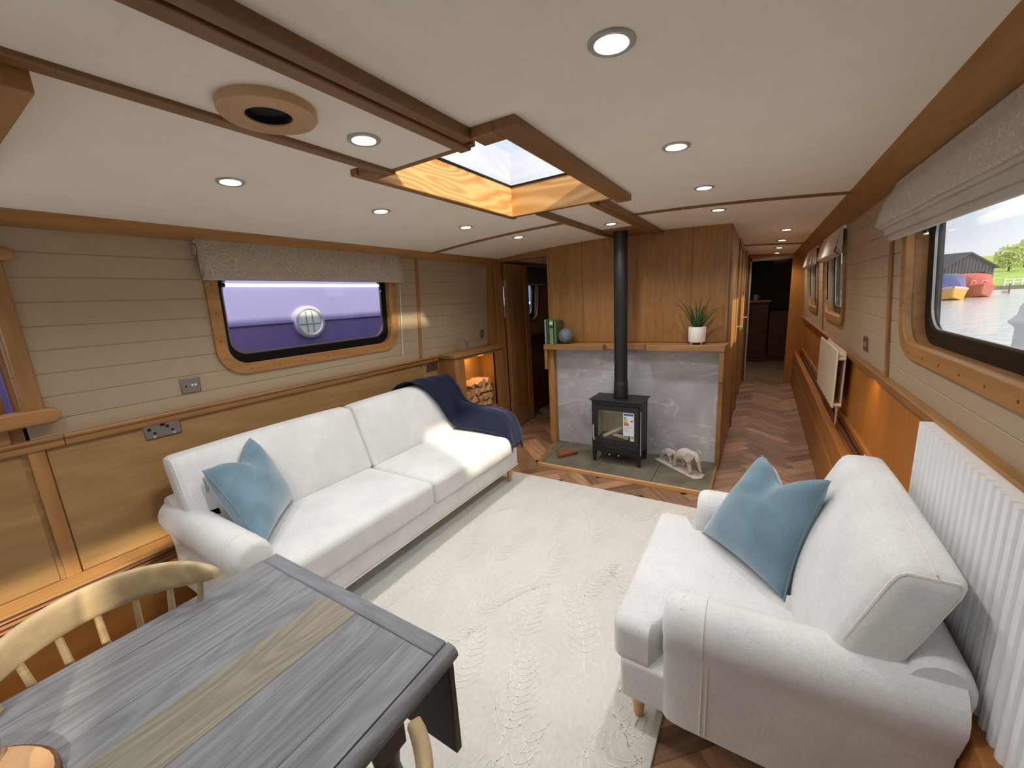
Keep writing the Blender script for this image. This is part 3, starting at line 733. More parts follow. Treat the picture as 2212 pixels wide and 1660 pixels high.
    for i in range(nseat):
        yc = -hw+.02+bw*(i+.5); c = MB(); el, er = (i == 0), (i == nseat-1); hz = .205
        def fb(x, y, z, el=el, er=er, yc=yc):
            Y = y+yc; ov = max(0, abs(Y)-inner)
            zz = z
            if ov > 0 and z < -.06:
                k = min(1, (ov+.004)/.01); zmin = -.052; zz = z*(1-k)+(zmin+(z+hz)*.25)*k
            lean = -.37*(zz+hz)
            # pinch toward the ends
            return [x+lean, y, zz]
        rbox(c, .062, bw/2-.003, hz, .032, 12, puff=(.045, .004, .012), fn=fb, c=(.238, yc, .41+hz*.95))
        o = c.build('back_cushion', LINEN, t, smooth=True, merge=True)
        p = MB(); W2 = lambda x, y, z: (lambda q: (q[0]+.238, q[1]+yc, q[2]+.41+hz*.95))(fb(x, y, z))
        for sd in (-1, 1):
            ye = sd*(bw/2-.0125); lo = -.02 if (sd < 0 and el) or (sd > 0 and er) else -hz+.02; X_ = .0535; top = hz-.0105
            pts = [(-X_, lo)]+[(-X_, lo+(top-.03-lo)*q/6) for q in range(1, 7)]+[(-X_+.003, top-.01), (-X_+.012, top)]+[(X_-.012, top), (X_-.003, top-.01)]+[(X_, top-.03-(top-.03-lo)*q/6) for q in range(7)]
            p.tube([W2(x, ye, z) for x, z in pts], .0046, 6)
        p.tube([W2(0, -bw/2+.012+(bw-.024)*q/16, hz+.0005+.012*(1-(2*q/16-1)**2)**.8) for q in range(17)], .0018, 5)
        p.build('piping', PIPING, o, smooth=True)
    for sx in (0, 1):
        for sd in (-1, 1):
            x = D-.075 if sx else .10; y = sd*(hw-.085)
            MB().lathe([(.001, .0), (.014, .0), (.016, .01), (.026, .09), (.031, .132), (.001, .132)], (x, y, 0.0 if True else 0), 14).build('leg', LEGW, t, smooth=True)
    return t
sofa = seat_unit('sofa', 'long cream linen two seat sofa against the left wall', 'sofa', 2.02, .84, 2, (-2.445, 1.61, .011), 0, armset=.075)
chair = seat_unit('armchair', 'wide cream linen armchair in front of the white radiator', 'armchair', .81, .80, 1, (.438, 1.475, .011), PI, armset=.17)
# the rear legs stand beside the rug, so they run down to the planks
for o in (sofa, chair):
    for ch_ in o.children:
        if ch_.name.startswith('leg') and min(v.co.x for v in ch_.data.vertices) < .3:
            for v in ch_.data.vertices:
                if v.co.z < .005: v.co.z -= .011 if o is chair else 0

# ------------------------------------------------------------------ scatter cushions
def pillow(name, label, A, B, C_, D_, th, ear=.10, chop=.10, flip=1, mat=TEAL, tagpos=None):
    """A bottom-left, B bottom-right, C top-right, D top-left world corners"""
    A, B, C_, D_ = map(Vector, (A, B, C_, D_)); ctr = (A+B+C_+D_)/4
    nrm = ((B-A).cross(D_-A)).normalized()*flip
    t = thing(name, label, 'cushion', tuple(ctr))
    N = 36
    def pos(u, v, s):
        # pinched sides
        uu, vv = u*2-1, v*2-1
        ku = 1-.10*(1-vv*vv)*abs(uu)**2; kv = 1-.08*(1-uu*uu)*abs(vv)**2
        uu2, vv2 = uu*ku, vv*kv
        ch_ = chop*math.exp(-(uu/.45)**2)*max(0, (vv+.25)/1.25)**2
        vv2 -= ch_*2
        a, b = (uu2+1)/2, (vv2+1)/2
        p = A*(1-a)*(1-b)+B*a*(1-b)+C_*a*b+D_*(1-a)*b
        h = max(0, (1-uu**2))**.42*max(0, (1-vv**2))**.42
        dent = 1-.42*math.exp(-(uu/.22)**2)*max(0, vv)**1.0
        wr = .0035*math.sin(5*uu+4*vv+1)*h+.003*math.sin(11*(vv+.4*uu*uu)-3*uu)*h*max(0, 1-abs(vv-.35)*1.6)
        return p+nrm*s*(th*h*dent+wr)
    m = MB()
    for s in (1, -1): m.grid(lambda u, v: pos(u, v, s), N, N)
    o = m.build('cover', mat, t, smooth=True, merge=True, angle=100)
    e = MB(); ed = [pos(i/30, 0, 1) for i in range(31)]+[pos(1, i/30, 1) for i in range(1, 31)]+[pos(1-i/30, 1, 1) for i in range(1, 31)]+[pos(0, 1-i/30, 1) for i in range(1, 30)]
    e.tube(ed, .0028, 5).build('seam', mat, t, smooth=True)
    if tagpos:
        p = [Vector(q) for q in tagpos]; off = (p[1]-p[0]).cross(p[3]-p[0]).normalized()*.0012
        MB().hexa([tuple(q-off) for q in p]+[tuple(q+off) for q in p]).build('care_tag', WHITE, t)
    return t
pillow('cushion', 'teal velvet cushion at the near end of the sofa', (-1.775, .715, .46), (-2.165, 1.075, .44), (-2.25, .953, .829), (-2.19, .703, .757), .095, flip=-1, chop=.15,
       tagpos=[(-2.20, .70, .72), (-2.24, .735, .715), (-2.235, .735, .64), (-2.195, .70, .645)])
pillow('cushion', 'teal velvet cushion with a deep chop on the armchair', (-.165, 1.715, .435), (.115, 1.40, .445), (.225, 1.585, .805), (.030, 1.76, .80), .085, flip=1, chop=.15,
       tagpos=[(.12, 1.385, .475), (.165, 1.40, .475), (.16, 1.375, .415), (.115, 1.36, .415)])

# ------------------------------------------------------------------ navy throw over the far end of the sofa
th = thing('throw_blanket', 'navy blanket draped over the far end of the sofa', 'blanket', (-2.0, 2.45, .5))
Pin = [(-2.445, .62), (-2.445, .74), (-2.425, .82), (-2.375, .853), (-2.31, .848), (-2.245, .79), (-2.175, .67), (-2.125, .52), (-2.06, .445), (-1.88, .445), (-1.72, .438), (-1.63, .415), (-1.588, .36), (-1.582, .28)]
Pout = [(-2.445, .62), (-2.445, .74), (-2.425, .815), (-2.375, .845), (-2.31, .84), (-2.245, .78), (-2.19, .69), (-2.13, .625), (-2.03, .604), (-1.90, .596), (-1.78, .590), (-1.68, .560), (-1.632, .47), (-1.622, .33)]
def lerp_path(P, t):
    k = t*(len(P)-1); i = min(int(k), len(P)-2); f = k-i
    # catmull-rom
    p0, p1, p2, p3 = P[max(i-1, 0)], P[i], P[i+1], P[min(i+2, len(P)-1)]
    return [.5*((2*b)+(-a+c)*f+(2*a-5*b+4*c-d)*f*f+(-a+3*b-3*c+d)*f**3) for a, b, c, d in zip(p0, p1, p2, p3)]
def thr(u, v, off):
    # u along the path, v from the seat side to beyond the arm
    yl = 2.00+.42*min(1, u/.62)**1.1
    yl += .05*max(0, u-.8)/.2
    y = yl+(2.655-yl)*v
    k = max(0, min(1, (y-2.435)/.075)); k = k*k*(3-2*k)
    a, b = lerp_path(Pin, u), lerp_path(Pout, u)
    x, z = a[0]*(1-k)+b[0]*k, a[1]*(1-k)+b[1]*k
    o = max(0, y-2.60)/.055
    z -= .05*o*o*(u > 0); y2 = min(y, 2.655)
    z += .004*math.sin(v*19+u*6)+.003*math.sin(u*31+v*5)
    dx = a[0]*0; return (x+off*.6*(u > .4), y2, z+off)
m = MB(); m.grid(lambda u, v: thr(u, v, .010), 52, 26); cl = m.build('cloth', NAVY, th, smooth=True, angle=0)
so = cl.modifiers.new('thick', 'SOLIDIFY'); so.thickness = .008; so.offset = 1
fr = MB()
for i in range(34):
    p = Vector(thr(1.0, i/33, .010)); fr.tube([p+Vector((.002, 0, .004)), p+Vector((.005, rnd.uniform(-.004, .004), -.016)), p+Vector((.003, rnd.uniform(-.006, .006), -.03))], [.0018, .0016, .001], 5)
tag(fr.build('fringe', NAVY, th, smooth=True), kind='stuff')

# ------------------------------------------------------------------ hearth and surround
he = thing('hearth', 'raised grey green slate hearth with an oak edge', 'hearth', (-.97, 3.2, 0))
SLATE = plain('hearth_slate', srgb(108, 104, 88), .55, noise=.28, nscale=7, bump=.3, bscale=60)
for i, (xa, xb, ya, yb) in enumerate([(-1.60, -1.13, 2.945, 3.53), (-1.127, -.66, 2.945, 3.53), (-.657, -.262, 2.945, 3.53)]):
    MB().box(xa, xb, ya, yb, 0.0, .028).build('slate_tile', SLATE, he, bevel=.002)
MB().loft([[(-1.71, 3.50, 0), (-1.605, 2.945, 0), (-1.603, 3.53, 0), (-1.71, 3.53, 0)], [(-1.71, 3.50, .028), (-1.605, 2.945, .028), (-1.603, 3.53, .028), (-1.71, 3.53, .028)]]).build('slate_tile', SLATE, he)
EDGE = wood('hearth_edge_oak', srgb(224, 176, 124), srgb(186, 134, 82), 'X', cath=.3, rings=6)
MB().box(-1.628, -.238, 2.920, 2.945, 0, .033).build('edge_strip', EDGE, he, bevel=.003)
MB().loft([[(-1.632, 2.925, 0), (-1.605, 2.938, 0), (-1.708, 3.52, 0), (-1.735, 3.51, 0)], [(-1.632, 2.925, .031), (-1.605, 2.938, .031), (-1.708, 3.52, .031), (-1.735, 3.51, .031)]]).build('edge_strip', oakY, he, bevel=.002)
MB().box(-.262, -.238, 2.92, 3.45, 0, .034).build('edge_strip', oakY, he, bevel=.003)

fs = thing('fireplace_surround', 'oak mantel and posts framing the grey stone slab', 'fireplace', (-.98, 3.5, 0))
m_, n_, b_ = new_mat('grey_marble')
t_ = nd(n_, 'ShaderNodeTexCoord'); no = nd(n_, 'ShaderNodeTexNoise'); no.inputs['Scale'].default_value = 2.6; no.inputs['Detail'].default_value = 9; no.inputs['Roughness'].default_value = .62; no.inputs['Distortion'].default_value = .6
n_.links.new(t_.outputs['Object'], no.inputs['Vector'])
r_ = ramp(n_, [(.3, srgb(156, 156, 158)), (.5, srgb(180, 180, 182)), (.72, srgb(202, 202, 204))]); n_.links.new(no.outputs['Fac'], r_.inputs[0])
ma = nd(n_, 'ShaderNodeMapping'); ma.inputs['Rotation'].default_value = (0, .75, 0); ma.inputs['Scale'].default_value = (.8, .8, 3.4); n_.links.new(t_.outputs['Object'], ma.inputs['Vector'])
no2 = nd(n_, 'ShaderNodeTexNoise'); no2.inputs['Scale'].default_value = 1.5; no2.inputs['Detail'].default_value = 7; no2.inputs['Distortion'].default_value = 1.6; n_.links.new(ma.outputs[0], no2.inputs['Vector'])
ab = mathn(n_, 'ABSOLUTE', mathn(n_, 'SUBTRACT', no2.outputs['Fac'], v=.5)); vr = ramp(n_, [(0, (1, 1, 1)), (.014, (0, 0, 0))]); n_.links.new(ab, vr.inputs[0])
vm = nd(n_, 'ShaderNodeMath', operation='MULTIPLY'); n_.links.new(vr.outputs[0], vm.inputs[0]); n_.links.new(no.outputs['Fac'], vm.inputs[1])
n_.links.new(mixc(n_, vm.outputs[0], r_.outputs[0], srgb(236, 236, 234)), b_.inputs['Base Color']); b_.inputs['Roughness'].default_value = .35
MARBLE = m_
MB().box(-1.70, -.262, 3.525, 3.556, .028, .985).build('stone_slab', MARBLE, fs, bevel=.001)
MB().box(-1.755, -1.695, 3.455, 3.558, .03, .985).build('post', oakZ, fs, bevel=.003)
MB().box(-1.762, -1.735, 3.400, 3.47, .79, .985).build('bracket', oakZ, fs, bevel=.003)
MB().box(-.262, -.228, 3.445, 3.558, .034, .985).build('post', oakZ, fs, bevel=.003)
MB().box(-.258, -.224, 3.398, 3.46, .745, .985).build('bracket', oakZ, fs, bevel=.003)
sh = MB(); out = [(-1.775, 3.596), (-1.765, 3.395), (-1.178, 3.395), (-1.172, 3.455), (-.83, 3.455), (-.805, 3.392), (-.222, 3.392), (-.208, 3.596)]
sh.loft([[(x, y, z) for x, y in out] for z in (.983, 1.032)]); sh.build('mantel', oakX, fs, bevel=.003)

# ------------------------------------------------------------------ stove
sv = thing('wood_stove', 'small black wood burning stove on four legs with a glass door', 'stove', (-1.0, 3.28, .028))
sx0, sx1, sy0, sy1, sz0, sz1 = -1.205, -.79, 3.17, 3.40, .125, .585
MB().box(sx0, sx0+.012, sy0+.012, sy1, sz0, sz1).build('side', IRON, sv, bevel=.002); MB().box(sx1-.012, sx1, sy0+.012, sy1, sz0, sz1).build('side', IRON, sv, bevel=.002)
MB().box(sx0, sx1, sy1-.012, sy1, sz0, sz1).build('back', IRON, sv); MB().box(sx0, sx1, sy0+.01, sy1, sz0, sz0+.012).build('bottom', IRON, sv)
MB().box(sx0-.018, sx1+.020, sy0-.018, sy1+.012, sz1, sz1+.010).build('top_plate', IRON, sv, bevel=.003)
for c in cut(sx0, sx1, sz0, sz1, [(-1.155, -.83, .235, .510)]): MB().box(c[0], c[1], sy0, sy0+.014, c[2], c[3]).build('front_plate', IRON, sv)
dr = MB()
for c in cut(-1.190, -.800, .165, .545, [(-1.152, -.832, .250, .505)]): dr.box(c[0], c[1], sy0-.014, sy0, c[2], c[3])
dr = dr.build('door', IRON, sv, merge=True); tag(dr, 'black framed stove door')
for i in range(4): MB().box(-1.18, -.81, sy0-.018, sy0-.012, .172+i*.018, .180+i*.018).build('rib', IRON, dr, bevel=.002)
MB().box(-1.152, -.832, sy0-.010, sy0-.006, .250, .505).build('glass', GLASS, dr)
MB().box(-1.175, -1.165, sy0-.055, sy0-.014, .245, .255).build('handle', CHROME, dr); MB().tube([(-1.182, sy0-.03, .255), (-1.182, sy0-.03, .375)], .009, 10).build('handle', CHROME, dr, smooth=True)
MB().tube([(-.785, sy0-.012, .135), (-.785, sy0-.012, .53)], .004, 8).build('hinge_rod', CHROME, sv, smooth=True)
for z in (.135, .53): MB().tube([(-.785, sy0-.012, z-.008), (-.785, sy0-.012, z+.008)], .009, 8).build('hinge', IRON, sv, smooth=True)
VERM = plain('vermiculite', srgb(196, 180, 150), .9, noise=.1, nscale=20)
MB().box(-1.19, -.805, sy1-.03, sy1-.014, .15, .57).build('fire_brick', VERM, sv)
for xx in (-1.19, -.82): MB().box(xx, xx+.014, sy0+.02, sy1-.03, .15, .57).build('fire_brick', VERM, sv)
MB().loft([[(-1.175, sy0+.06, .47), (-.82, sy0+.06, .47), (-.82, sy1-.03, .53), (-1.175, sy1-.03, .53)], [(-1.175, sy0+.06, .485), (-.82, sy0+.06, .485), (-.82, sy1-.03, .545), (-1.175, sy1-.03, .545)]]).build('baffle', VERM, sv)
MB().box(-1.175, -.82, sy0+.03, sy1-.03, .225, .24).build('grate', IRON, sv)
MB().tube([(-1.12, sy0+.05, .25), (-.98, sy0+.12, .32)], [.018, .014], 7).build('kindling', VERM, sv); MB().tube([(-.9, sy0+.05, .255), (-1.05, sy0+.10, .26)], [.016, .016], 7).build('kindling', VERM, sv)
for x, y in ((sx0+.014, sy0+.016), (sx1-.014, sy0+.014), (sx0+.014, sy1-.02), (sx1-.014, sy1-.02)):
    MB().hexa([(x-.011, y-.011, .028), (x+.011, y-.011, .028), (x+.011, y+.011, .028), (x-.011, y+.011, .028), (x-.018, y-.016, sz0), (x+.018, y-.016, sz0), (x+.018, y+.016, sz0), (x-.018, y+.016, sz0)]).build('leg', IRON, sv, bevel=.002)
for x in (-1.045, -.965): MB().lathe([(.001, -.03), (.006, -.028), (.0075, -.02), (.004, -.01), (.003, 0)], (x, sy0, .118), 10, 'y').build('air_knob', CHROME, sv, smooth=True)
# energy label on the glass: printed sticker
lb = thing('energy_label', 'white energy rating sticker on the stove glass', 'label', (-.89, sy0-.016, .4))
PAPER = plain('label_paper', srgb(226, 232, 242), .5)
def patch(x0, x1, z0, z1, m, d, nm='print'): return MB().box(x0, x1, sy0-.0115-d, sy0-.0108-d, z0, z1).build(nm, m, lb)
patch(-.930, -.840, .300, .498, PAPER, 0, 'sheet')
pc = lambda nme, c: plain(nme, srgb(*c), .5)
patch(-.924, -.846, .474, .492, pc('label_blue', (70, 96, 160)), .001)
for i, (c, w) in enumerate([((70, 150, 80), .018), ((110, 180, 80), .022), ((190, 200, 70), .026), ((236, 196, 60), .030), ((232, 140, 50), .034), ((214, 80, 50), .038), ((190, 50, 46), .042)]):
    z = .458-i*.0105; mb = MB(); y = sy0-.0125
    mb.loft([[(-.924, y-k, z-.004), (-.924+w, y-k, z-.004), (-.924+w+.004, y-k, z), (-.924+w, y-k, z+.004), (-.924, y-k, z+.004)] for k in (0, .0006)]); mb.build('rating_arrow', pc('rate%d' % i, c), lb)
BLK = pc('label_black', (40, 40, 46)); patch(-.866, -.850, .424, .436, BLK, .001); patch(-.868, -.862, .372, .380, BLK, .001)
for i in range(4): patch(-.920, -.880+.004*(i % 2), .374-.012*i, .377-.012*i, pc('label_grey', (170, 176, 190)), .001)
patch(-.870, -.838, .258, .296, plain('label_second', srgb(214, 214, 200), .6), 0, 'sheet'); patch(-.866, -.842, .284, .290, BLK, .001)

fp = thing('flue_pipe', 'black flue pipe rising from the stove to the ceiling', 'flue', (-.985, 3.28, .6))
FX, FY = -.985, 3.285
MB().lathe([(.054, .66), (.054, 1.956)], (FX, FY, 0), 28).build('pipe', IRON, fp, smooth=True)
MB().lathe([(.062, .594), (.064, .60), (.060, .625), (.060, .66), (.057, .70), (.0572, .735), (.054, .738)], (FX, FY, 0), 28).build('collar', IRON, fp, smooth=True, angle=60)
MB().lathe([(.054, 1.940), (.068, 1.940), (.068, 1.937), (.054, 1.936)], (FX, FY, 0), 28).build('ceiling_ring', IRON, fp)

# ------------------------------------------------------------------ things on hearth and mantel
tb = thing('tray', 'small triangular brown wooden dish on the hearth left of the stove', 'tray', (-1.49, 3.2, .028))
TRAYW = wood('tray_wood', srgb(156, 98, 62), srgb(104, 60, 34), 'X', cath=.4)
tri = [(-1.585, 3.245), (-1.495, 3.075), (-1.365, 3.255)]
def inset(pts, k):
    cx, cy = sum(p[0] for p in pts)/3, sum(p[1] for p in pts)/3; return [(cx+(p[0]-cx)*k, cy+(p[1]-cy)*k) for p in pts]
MB().loft([[(x, y, .028) for x, y in inset(tri, .82)], [(x, y, .062) for x, y in tri], [(x, y, .062) for x, y in inset(tri, .86)], [(x, y, .040) for x, y in inset(tri, .72)]]).build('dish', TRAYW, tb, bevel=.004)

# elephants
IVORY = plain('carved_resin', srgb(198, 188, 178), .6, noise=.16, nscale=60, bump=.4, bscale=90)
def skin(name, joints, edges, mat, parent, sub=2, root=0):
    me = bpy.data.meshes.new(name); o0 = Vector(ORG.get(parent.name, (0, 0, 0)))
    me.from_pydata([Vector(j[:3])-o0 for j in joints], edges, []); o = bpy.data.objects.new(name, me); COL.objects.link(o); o.parent = parent; ORG[o.name] = tuple(o0)
    me.materials.append(mat); o.modifiers.new('skin', 'SKIN'); s = o.modifiers.new('sub', 'SUBSURF'); s.levels = s.render_levels = sub
    for i, j in enumerate(joints):
        me.skin_vertices[0].data[i].radius = (j[3], j[3]); me.skin_vertices[0].data[i].use_root = (i == root)
    for m in o.modifiers:
        if m.type == 'SKIN': m.use_smooth_shade = True
    return o
el = thing('figurine', 'pale carved elephant mother and calf on one long plinth', 'figurine', (-.505, 3.30, .028))
dx, dy = math.cos(-.66), math.sin(-.66); ox, oy = -.505, 3.295
def E(f, s, z): return (ox+dx*f-dy*s, oy+dy*f+dx*s, z)
MB().loft([[E(f, s, z) for f, s in ((-.235, -.055), (.215, -.06), (.235, 0), (.205, .065), (-.225, .06))] for z in (.028, .040)]).build('plinth', IVORY, el, bevel=.004)
def elephant(f0, k, nm):
    J = []; Ed = []
    def j(f, s, z, r): J.append((*E(f0+f*k, s*k, .040+z*k), r*k)); return len(J)-1
    def e_(a, b): Ed.append((a, b))
    hip = j(-.055, 0, .135, .046); mid = j(0, 0, .145, .054); sho = j(.05, 0, .142, .046); nek = j(.078, 0, .150, .034); hd = j(.105, 0, .158, .034); t1 = j(.130, 0, .130, .019); t2 = j(.142, 0, .095, .014); t3 = j(.150, 0, .060, .010); t4 = j(.166, 0, .040, .008)
    for a, b in ((hip, mid), (mid, sho), (sho, nek), (nek, hd), (hd, t1), (t1, t2), (t2, t3), (t3, t4)): e_(a, b)
    for s in (-1, 1):
        a = j(-.062+.012*s, s*.024, .085, .022); b = j(-.062+.022*s, s*.026, .045, .017); c = j(-.060+.028*s, s*.026, .010, .018); e_(hip, a); e_(a, b); e_(b, c)
        a = j(.052-.012*s, s*.024, .085, .021); b = j(.055-.022*s, s*.026, .045, .016); c = j(.058-.028*s, s*.026, .010, .018); e_(sho, a); e_(a, b); e_(b, c)
    tl = j(-.102, 0, .118, .008); t5 = j(-.112, 0, .07, .005); e_(hip, tl); e_(tl, t5)
    b = skin(nm, J, Ed, IVORY, el, 2)
    for s in (-1, 1):
        m = MB(); c = E(f0+.088*k, s*.040*k, .040+.150*k); pts = []
        for i in range(14):
            t = 2*PI*i/14; pts.append((.034*math.cos(t)-(.010 if math.sin(t) < 0 else 0), .044*math.sin(t)))
        m.loft([[tuple(Vector(E(f0+.088*k+p[0]*k*q, s*(.034+.020*abs(p[0]-.034)/.068+w)*k, .040+(.145+p[1]*q)*k))) for p in pts] for w, q in ((0, .92), (.004, 1), (.008, .92))]); m.build('ear', IVORY, b, smooth=True)
        MB().tube([E(f0+.122*k, s*.016*k, .040+.135*k), E(f0+.142*k, s*.022*k, .040+.122*k), E(f0+.160*k, s*.024*k, .040+.130*k)], [.005*k, .004*k, .001], 6).build('tusk', IVORY, b, smooth=True)
    return b
elephant(.06, 1.0, 'adult'); elephant(-.135, .66, 'calf')

BKW = plain('book_pages', srgb(214, 206, 188), .8)
def book(label, x0, x1, h, d, col, strip=None):
    t = thing('book', label, 'book', ((x0+x1)/2, 3.5, 1.032), group='books standing on the mantel')
    m = plain('cover_'+label.split()[0], srgb(*col), .6)
    mb = MB(); y0 = 3.425; mb.box(x0, x0+.003, y0, y0+d, 1.032, 1.032+h); mb.box(x1-.003, x1, y0, y0+d, 1.032, 1.032+h); mb.box(x0, x1, y0, y0+.004, 1.032, 1.032+h); mb.build('cover', m, t, merge=True)
    MB().box(x0+.003, x1-.003, y0+.004, y0+d-.004, 1.036, 1.028+h).build('pages', BKW, t)
    for (z0, z1, c) in strip or []: MB().box(x0+.006, x1-.006, y0-.0008, y0, 1.032+z0, 1.032+z1).build('spine_label', plain('sp%d' % hash((z0, c)), srgb(*c), .6), t)
book('slim pale grey book at the left end of the mantel', -1.763, -1.742, .232, .15, (146, 150, 156))
book('dark green book between the grey and lime ones', -1.740, -1.716, .225, .15, (52, 78, 62))
book('lime green book with a dark square on its spine', -1.714, -1.668, .226, .15, (112, 138, 88), [(.15, .175, (30, 44, 36)), (.185, .21, (190, 210, 170))])
book('olive green book beside the grey ball', -1.666, -1.634, .214, .15, (82, 104, 68))
bl = thing('ornament_ball', 'ribbed blue grey ceramic ball beside the books', 'ornament', (-1.565, 3.475, 1.032))
BALL = plain('ball_glaze', srgb(98, 106, 112), .5, noise=.12, nscale=40)
prof = []
for i in range(49):
    a = -PI/2+PI*i/48; r = .072*(1+.018*math.cos(i*2*PI/4)); prof.append((max(.002, r*math.cos(a)), .072+r*math.sin(a)))
MB().lathe(prof, (-1.565, 3.475, 1.032), 28).build('ball', BALL, bl, smooth=True, angle=0)
pt = thing('potted_plant', 'spiky aloe in a white footed pot at the right end of the mantel', 'plant', (-.43, 3.475, 1.032))
POT = plain('pot_white', srgb(226, 218, 208), .45); LEAF = plain('aloe_leaf', srgb(52, 84, 46), .45, noise=.2, nscale=12); SOIL = plain('soil', srgb(50, 36, 26), 1)
px, py = -.430, 3.478
MB().lathe([(.05, .018), (.061, .020), (.0635, .028), (.0645, .138), (.0625, .141), (.058, .139), (.057, .125), (.001, .125)], (px, py, 1.032), 30).build('pot', POT, pt, smooth=True, angle=50)
MB().lathe([(.0575, .120), (.0575, .130), (.001, .132)], (px, py, 1.032), 24).build('soil', SOIL, pt)
for a in (.78, 2.36, 3.93, 5.5): MB().lathe([(.004, 0), (.006, .01), (.007, .022)], (px+.05*math.cos(a), py+.05*math.sin(a), 1.032), 8).build('foot', POT, pt, smooth=True)
tips = [(-.60, 3.46, 1.345), (-.575, 3.50, 1.372), (-.455, 3.50, 1.375), (-.405, 3.47, 1.40), (-.335, 3.50, 1.395), (-.245, 3.45, 1.31), (-.29, 3.53, 1.30), (-.53, 3.53, 1.33), (-.49, 3.40, 1.33), (-.37, 3.38, 1.32), (-.44, 3.56, 1.30), (-.50, 3.36, 1.27), (-.34, 3.42, 1.26)]
for i, tp in enumerate(tips):
    b = Vector((px+(tp[0]-px)*.10, py+(tp[1]-py)*.10, 1.150)); T = Vector(tp); m = MB(); rings = []
    side = Vector((-(T-b).y, (T-b).x, 0)); side = side.normalized() if side.length > .01 else Vector((1, 0, 0))
    if abs((T-b).x) > abs((T-b).y)*.8: side = (side+Vector((0, .3, .5))).normalized()
    for k in range(9):
        s = k/8; p = b.lerp(T, s)+Vector((0, 0, .045*math.sin(PI*s*.9))); w = .0125*(1-s)**.75+.0006; d = (T-b).normalized(); n2 = d.cross(side).normalized()
        rings.append([p+side*w, p+n2*w*.35, p-side*w, p-n2*w*.55])
    m.loft(rings).build('leaf', LEAF, pt, smooth=True, angle=60)

# ------------------------------------------------------------------ log store at the end of the sofa
lg = thing('log_store', 'oak log store cabinet with glowing niche beside the cabin door', 'cabinet', (-2.44, 3.1, 0))
fx = -2.345
MB().box(-2.545, fx, 2.76, 2.90, .0, .975).build('side_panel', oakZ, lg, bevel=.002)
MB().box(fx-.02, fx, 3.40, 3.555, 0, .975).build('stile', oakZ, lg, bevel=.002)
MB().box(-2.545, fx, 2.90, 3.40, 0, .375).build('lower_front', oakZ, lg, bevel=.002)
MB().box(-2.62, fx+.004, 2.895, 3.405, .375, .390).build('shelf', oakY, lg, bevel=.002)
MB().box(fx-.035, fx+.003, 2.90, 3.40, .945, .975).build('top_rail', oakY, lg, bevel=.002)
MB().box(-2.615, -2.60, 2.90, 3.40, .39, .975).build('niche_back', oakVen, lg); MB().box(-2.60, fx, 3.40, 3.41, .39, .975).build('niche_side', oakVen, lg)
MB().box(-2.60, fx-.02, 2.89, 2.90, .39, .975).build('niche_side', oakVen, lg)
MB().box(-2.545, fx+.018, 2.735, 3.56, .975, 1.008).build('top', oakY, lg, bevel=.004)
MB().box(-2.50, -2.40, 2.96, 3.34, .966, .974).build('niche_lamp', emis('niche_lamp', (1, .62, .2), 2), lg)
area('niche_light', (-2.45, 3.15, .955), (-2.47, 3.15, 0), .08, .36, 1.4, (1.0, .50, .14))
BARK = plain('bark', srgb(96, 66, 44), .9, noise=.3, nscale=30, bump=.6); CUTW = wood('split_log', srgb(214, 176, 132), srgb(168, 120, 78), 'X', cath=.4, sc=1.4, tint=.18, rough=.8)
r2 = random.Random(11); cols = 5; cnt = 0
hts = [.392]*cols
for row in range(4):
    for c in range(cols):
        yc = 2.947+c*.0905+(row % 2)*.012; R = r2.uniform(.041, .048); a0 = r2.uniform(0, 2*PI); zc = .392+R+row*.073+r2.uniform(-.003, .003)
        if yc+R > 3.398: yc = 3.396-R
        if row == 3 and c in (0,): continue
        L_ = r2.uniform(.185, .205); xe = fx-.012-r2.uniform(0, .03); n = r2.choice([3, 4, 3, 5]); pts = []
        for i in range(n): pts.append((R*1.06*math.cos(a0+2*PI*i/n)*r2.uniform(.9, 1), R*1.06*math.sin(a0+2*PI*i/n)*r2.uniform(.85, 1)))
        t = tag(MB().loft([[(x, yc+p*q, zc+z*q) for p, z in pts] for x, q in ((xe-L_, .9), (xe-.003, 1), (xe, .96))]).build('log', CUTW, bevel=.003, org=(xe, yc, .39)), '%s split log from the left in the %s row of the niche stack' % (('first', 'second', 'third', 'fourth', 'fifth')[c], ('bottom', 'second', 'third', 'top')[row]), 'log', 'split logs in the niche')
        cnt += 1
jr = thing('glass_jar', 'clear glass jar with stopper on top of the log store', 'jar', (-2.435, 2.99, 1.008))
MB().lathe([(.001, .004), (.048, .004), (.058, .012), (.060, .05), (.056, .085), (.038, .108), (.028, .116), (.030, .130), (.028, .130), (.026, .116), (.036, .106), (.053, .084), (.057, .05), (.055, .014), (.001, .008)], (-2.435, 2.99, 1.008), 28).build('body', JARG, jr, smooth=True)
MB().lathe([(.001, .126), (.024, .128), (.027, .134), (.012, .140), (.010, .146), (.016, .156), (.014, .168), (.001, .172)], (-2.435, 2.99, 1.008), 20).build('stopper', JARG, jr, smooth=True)

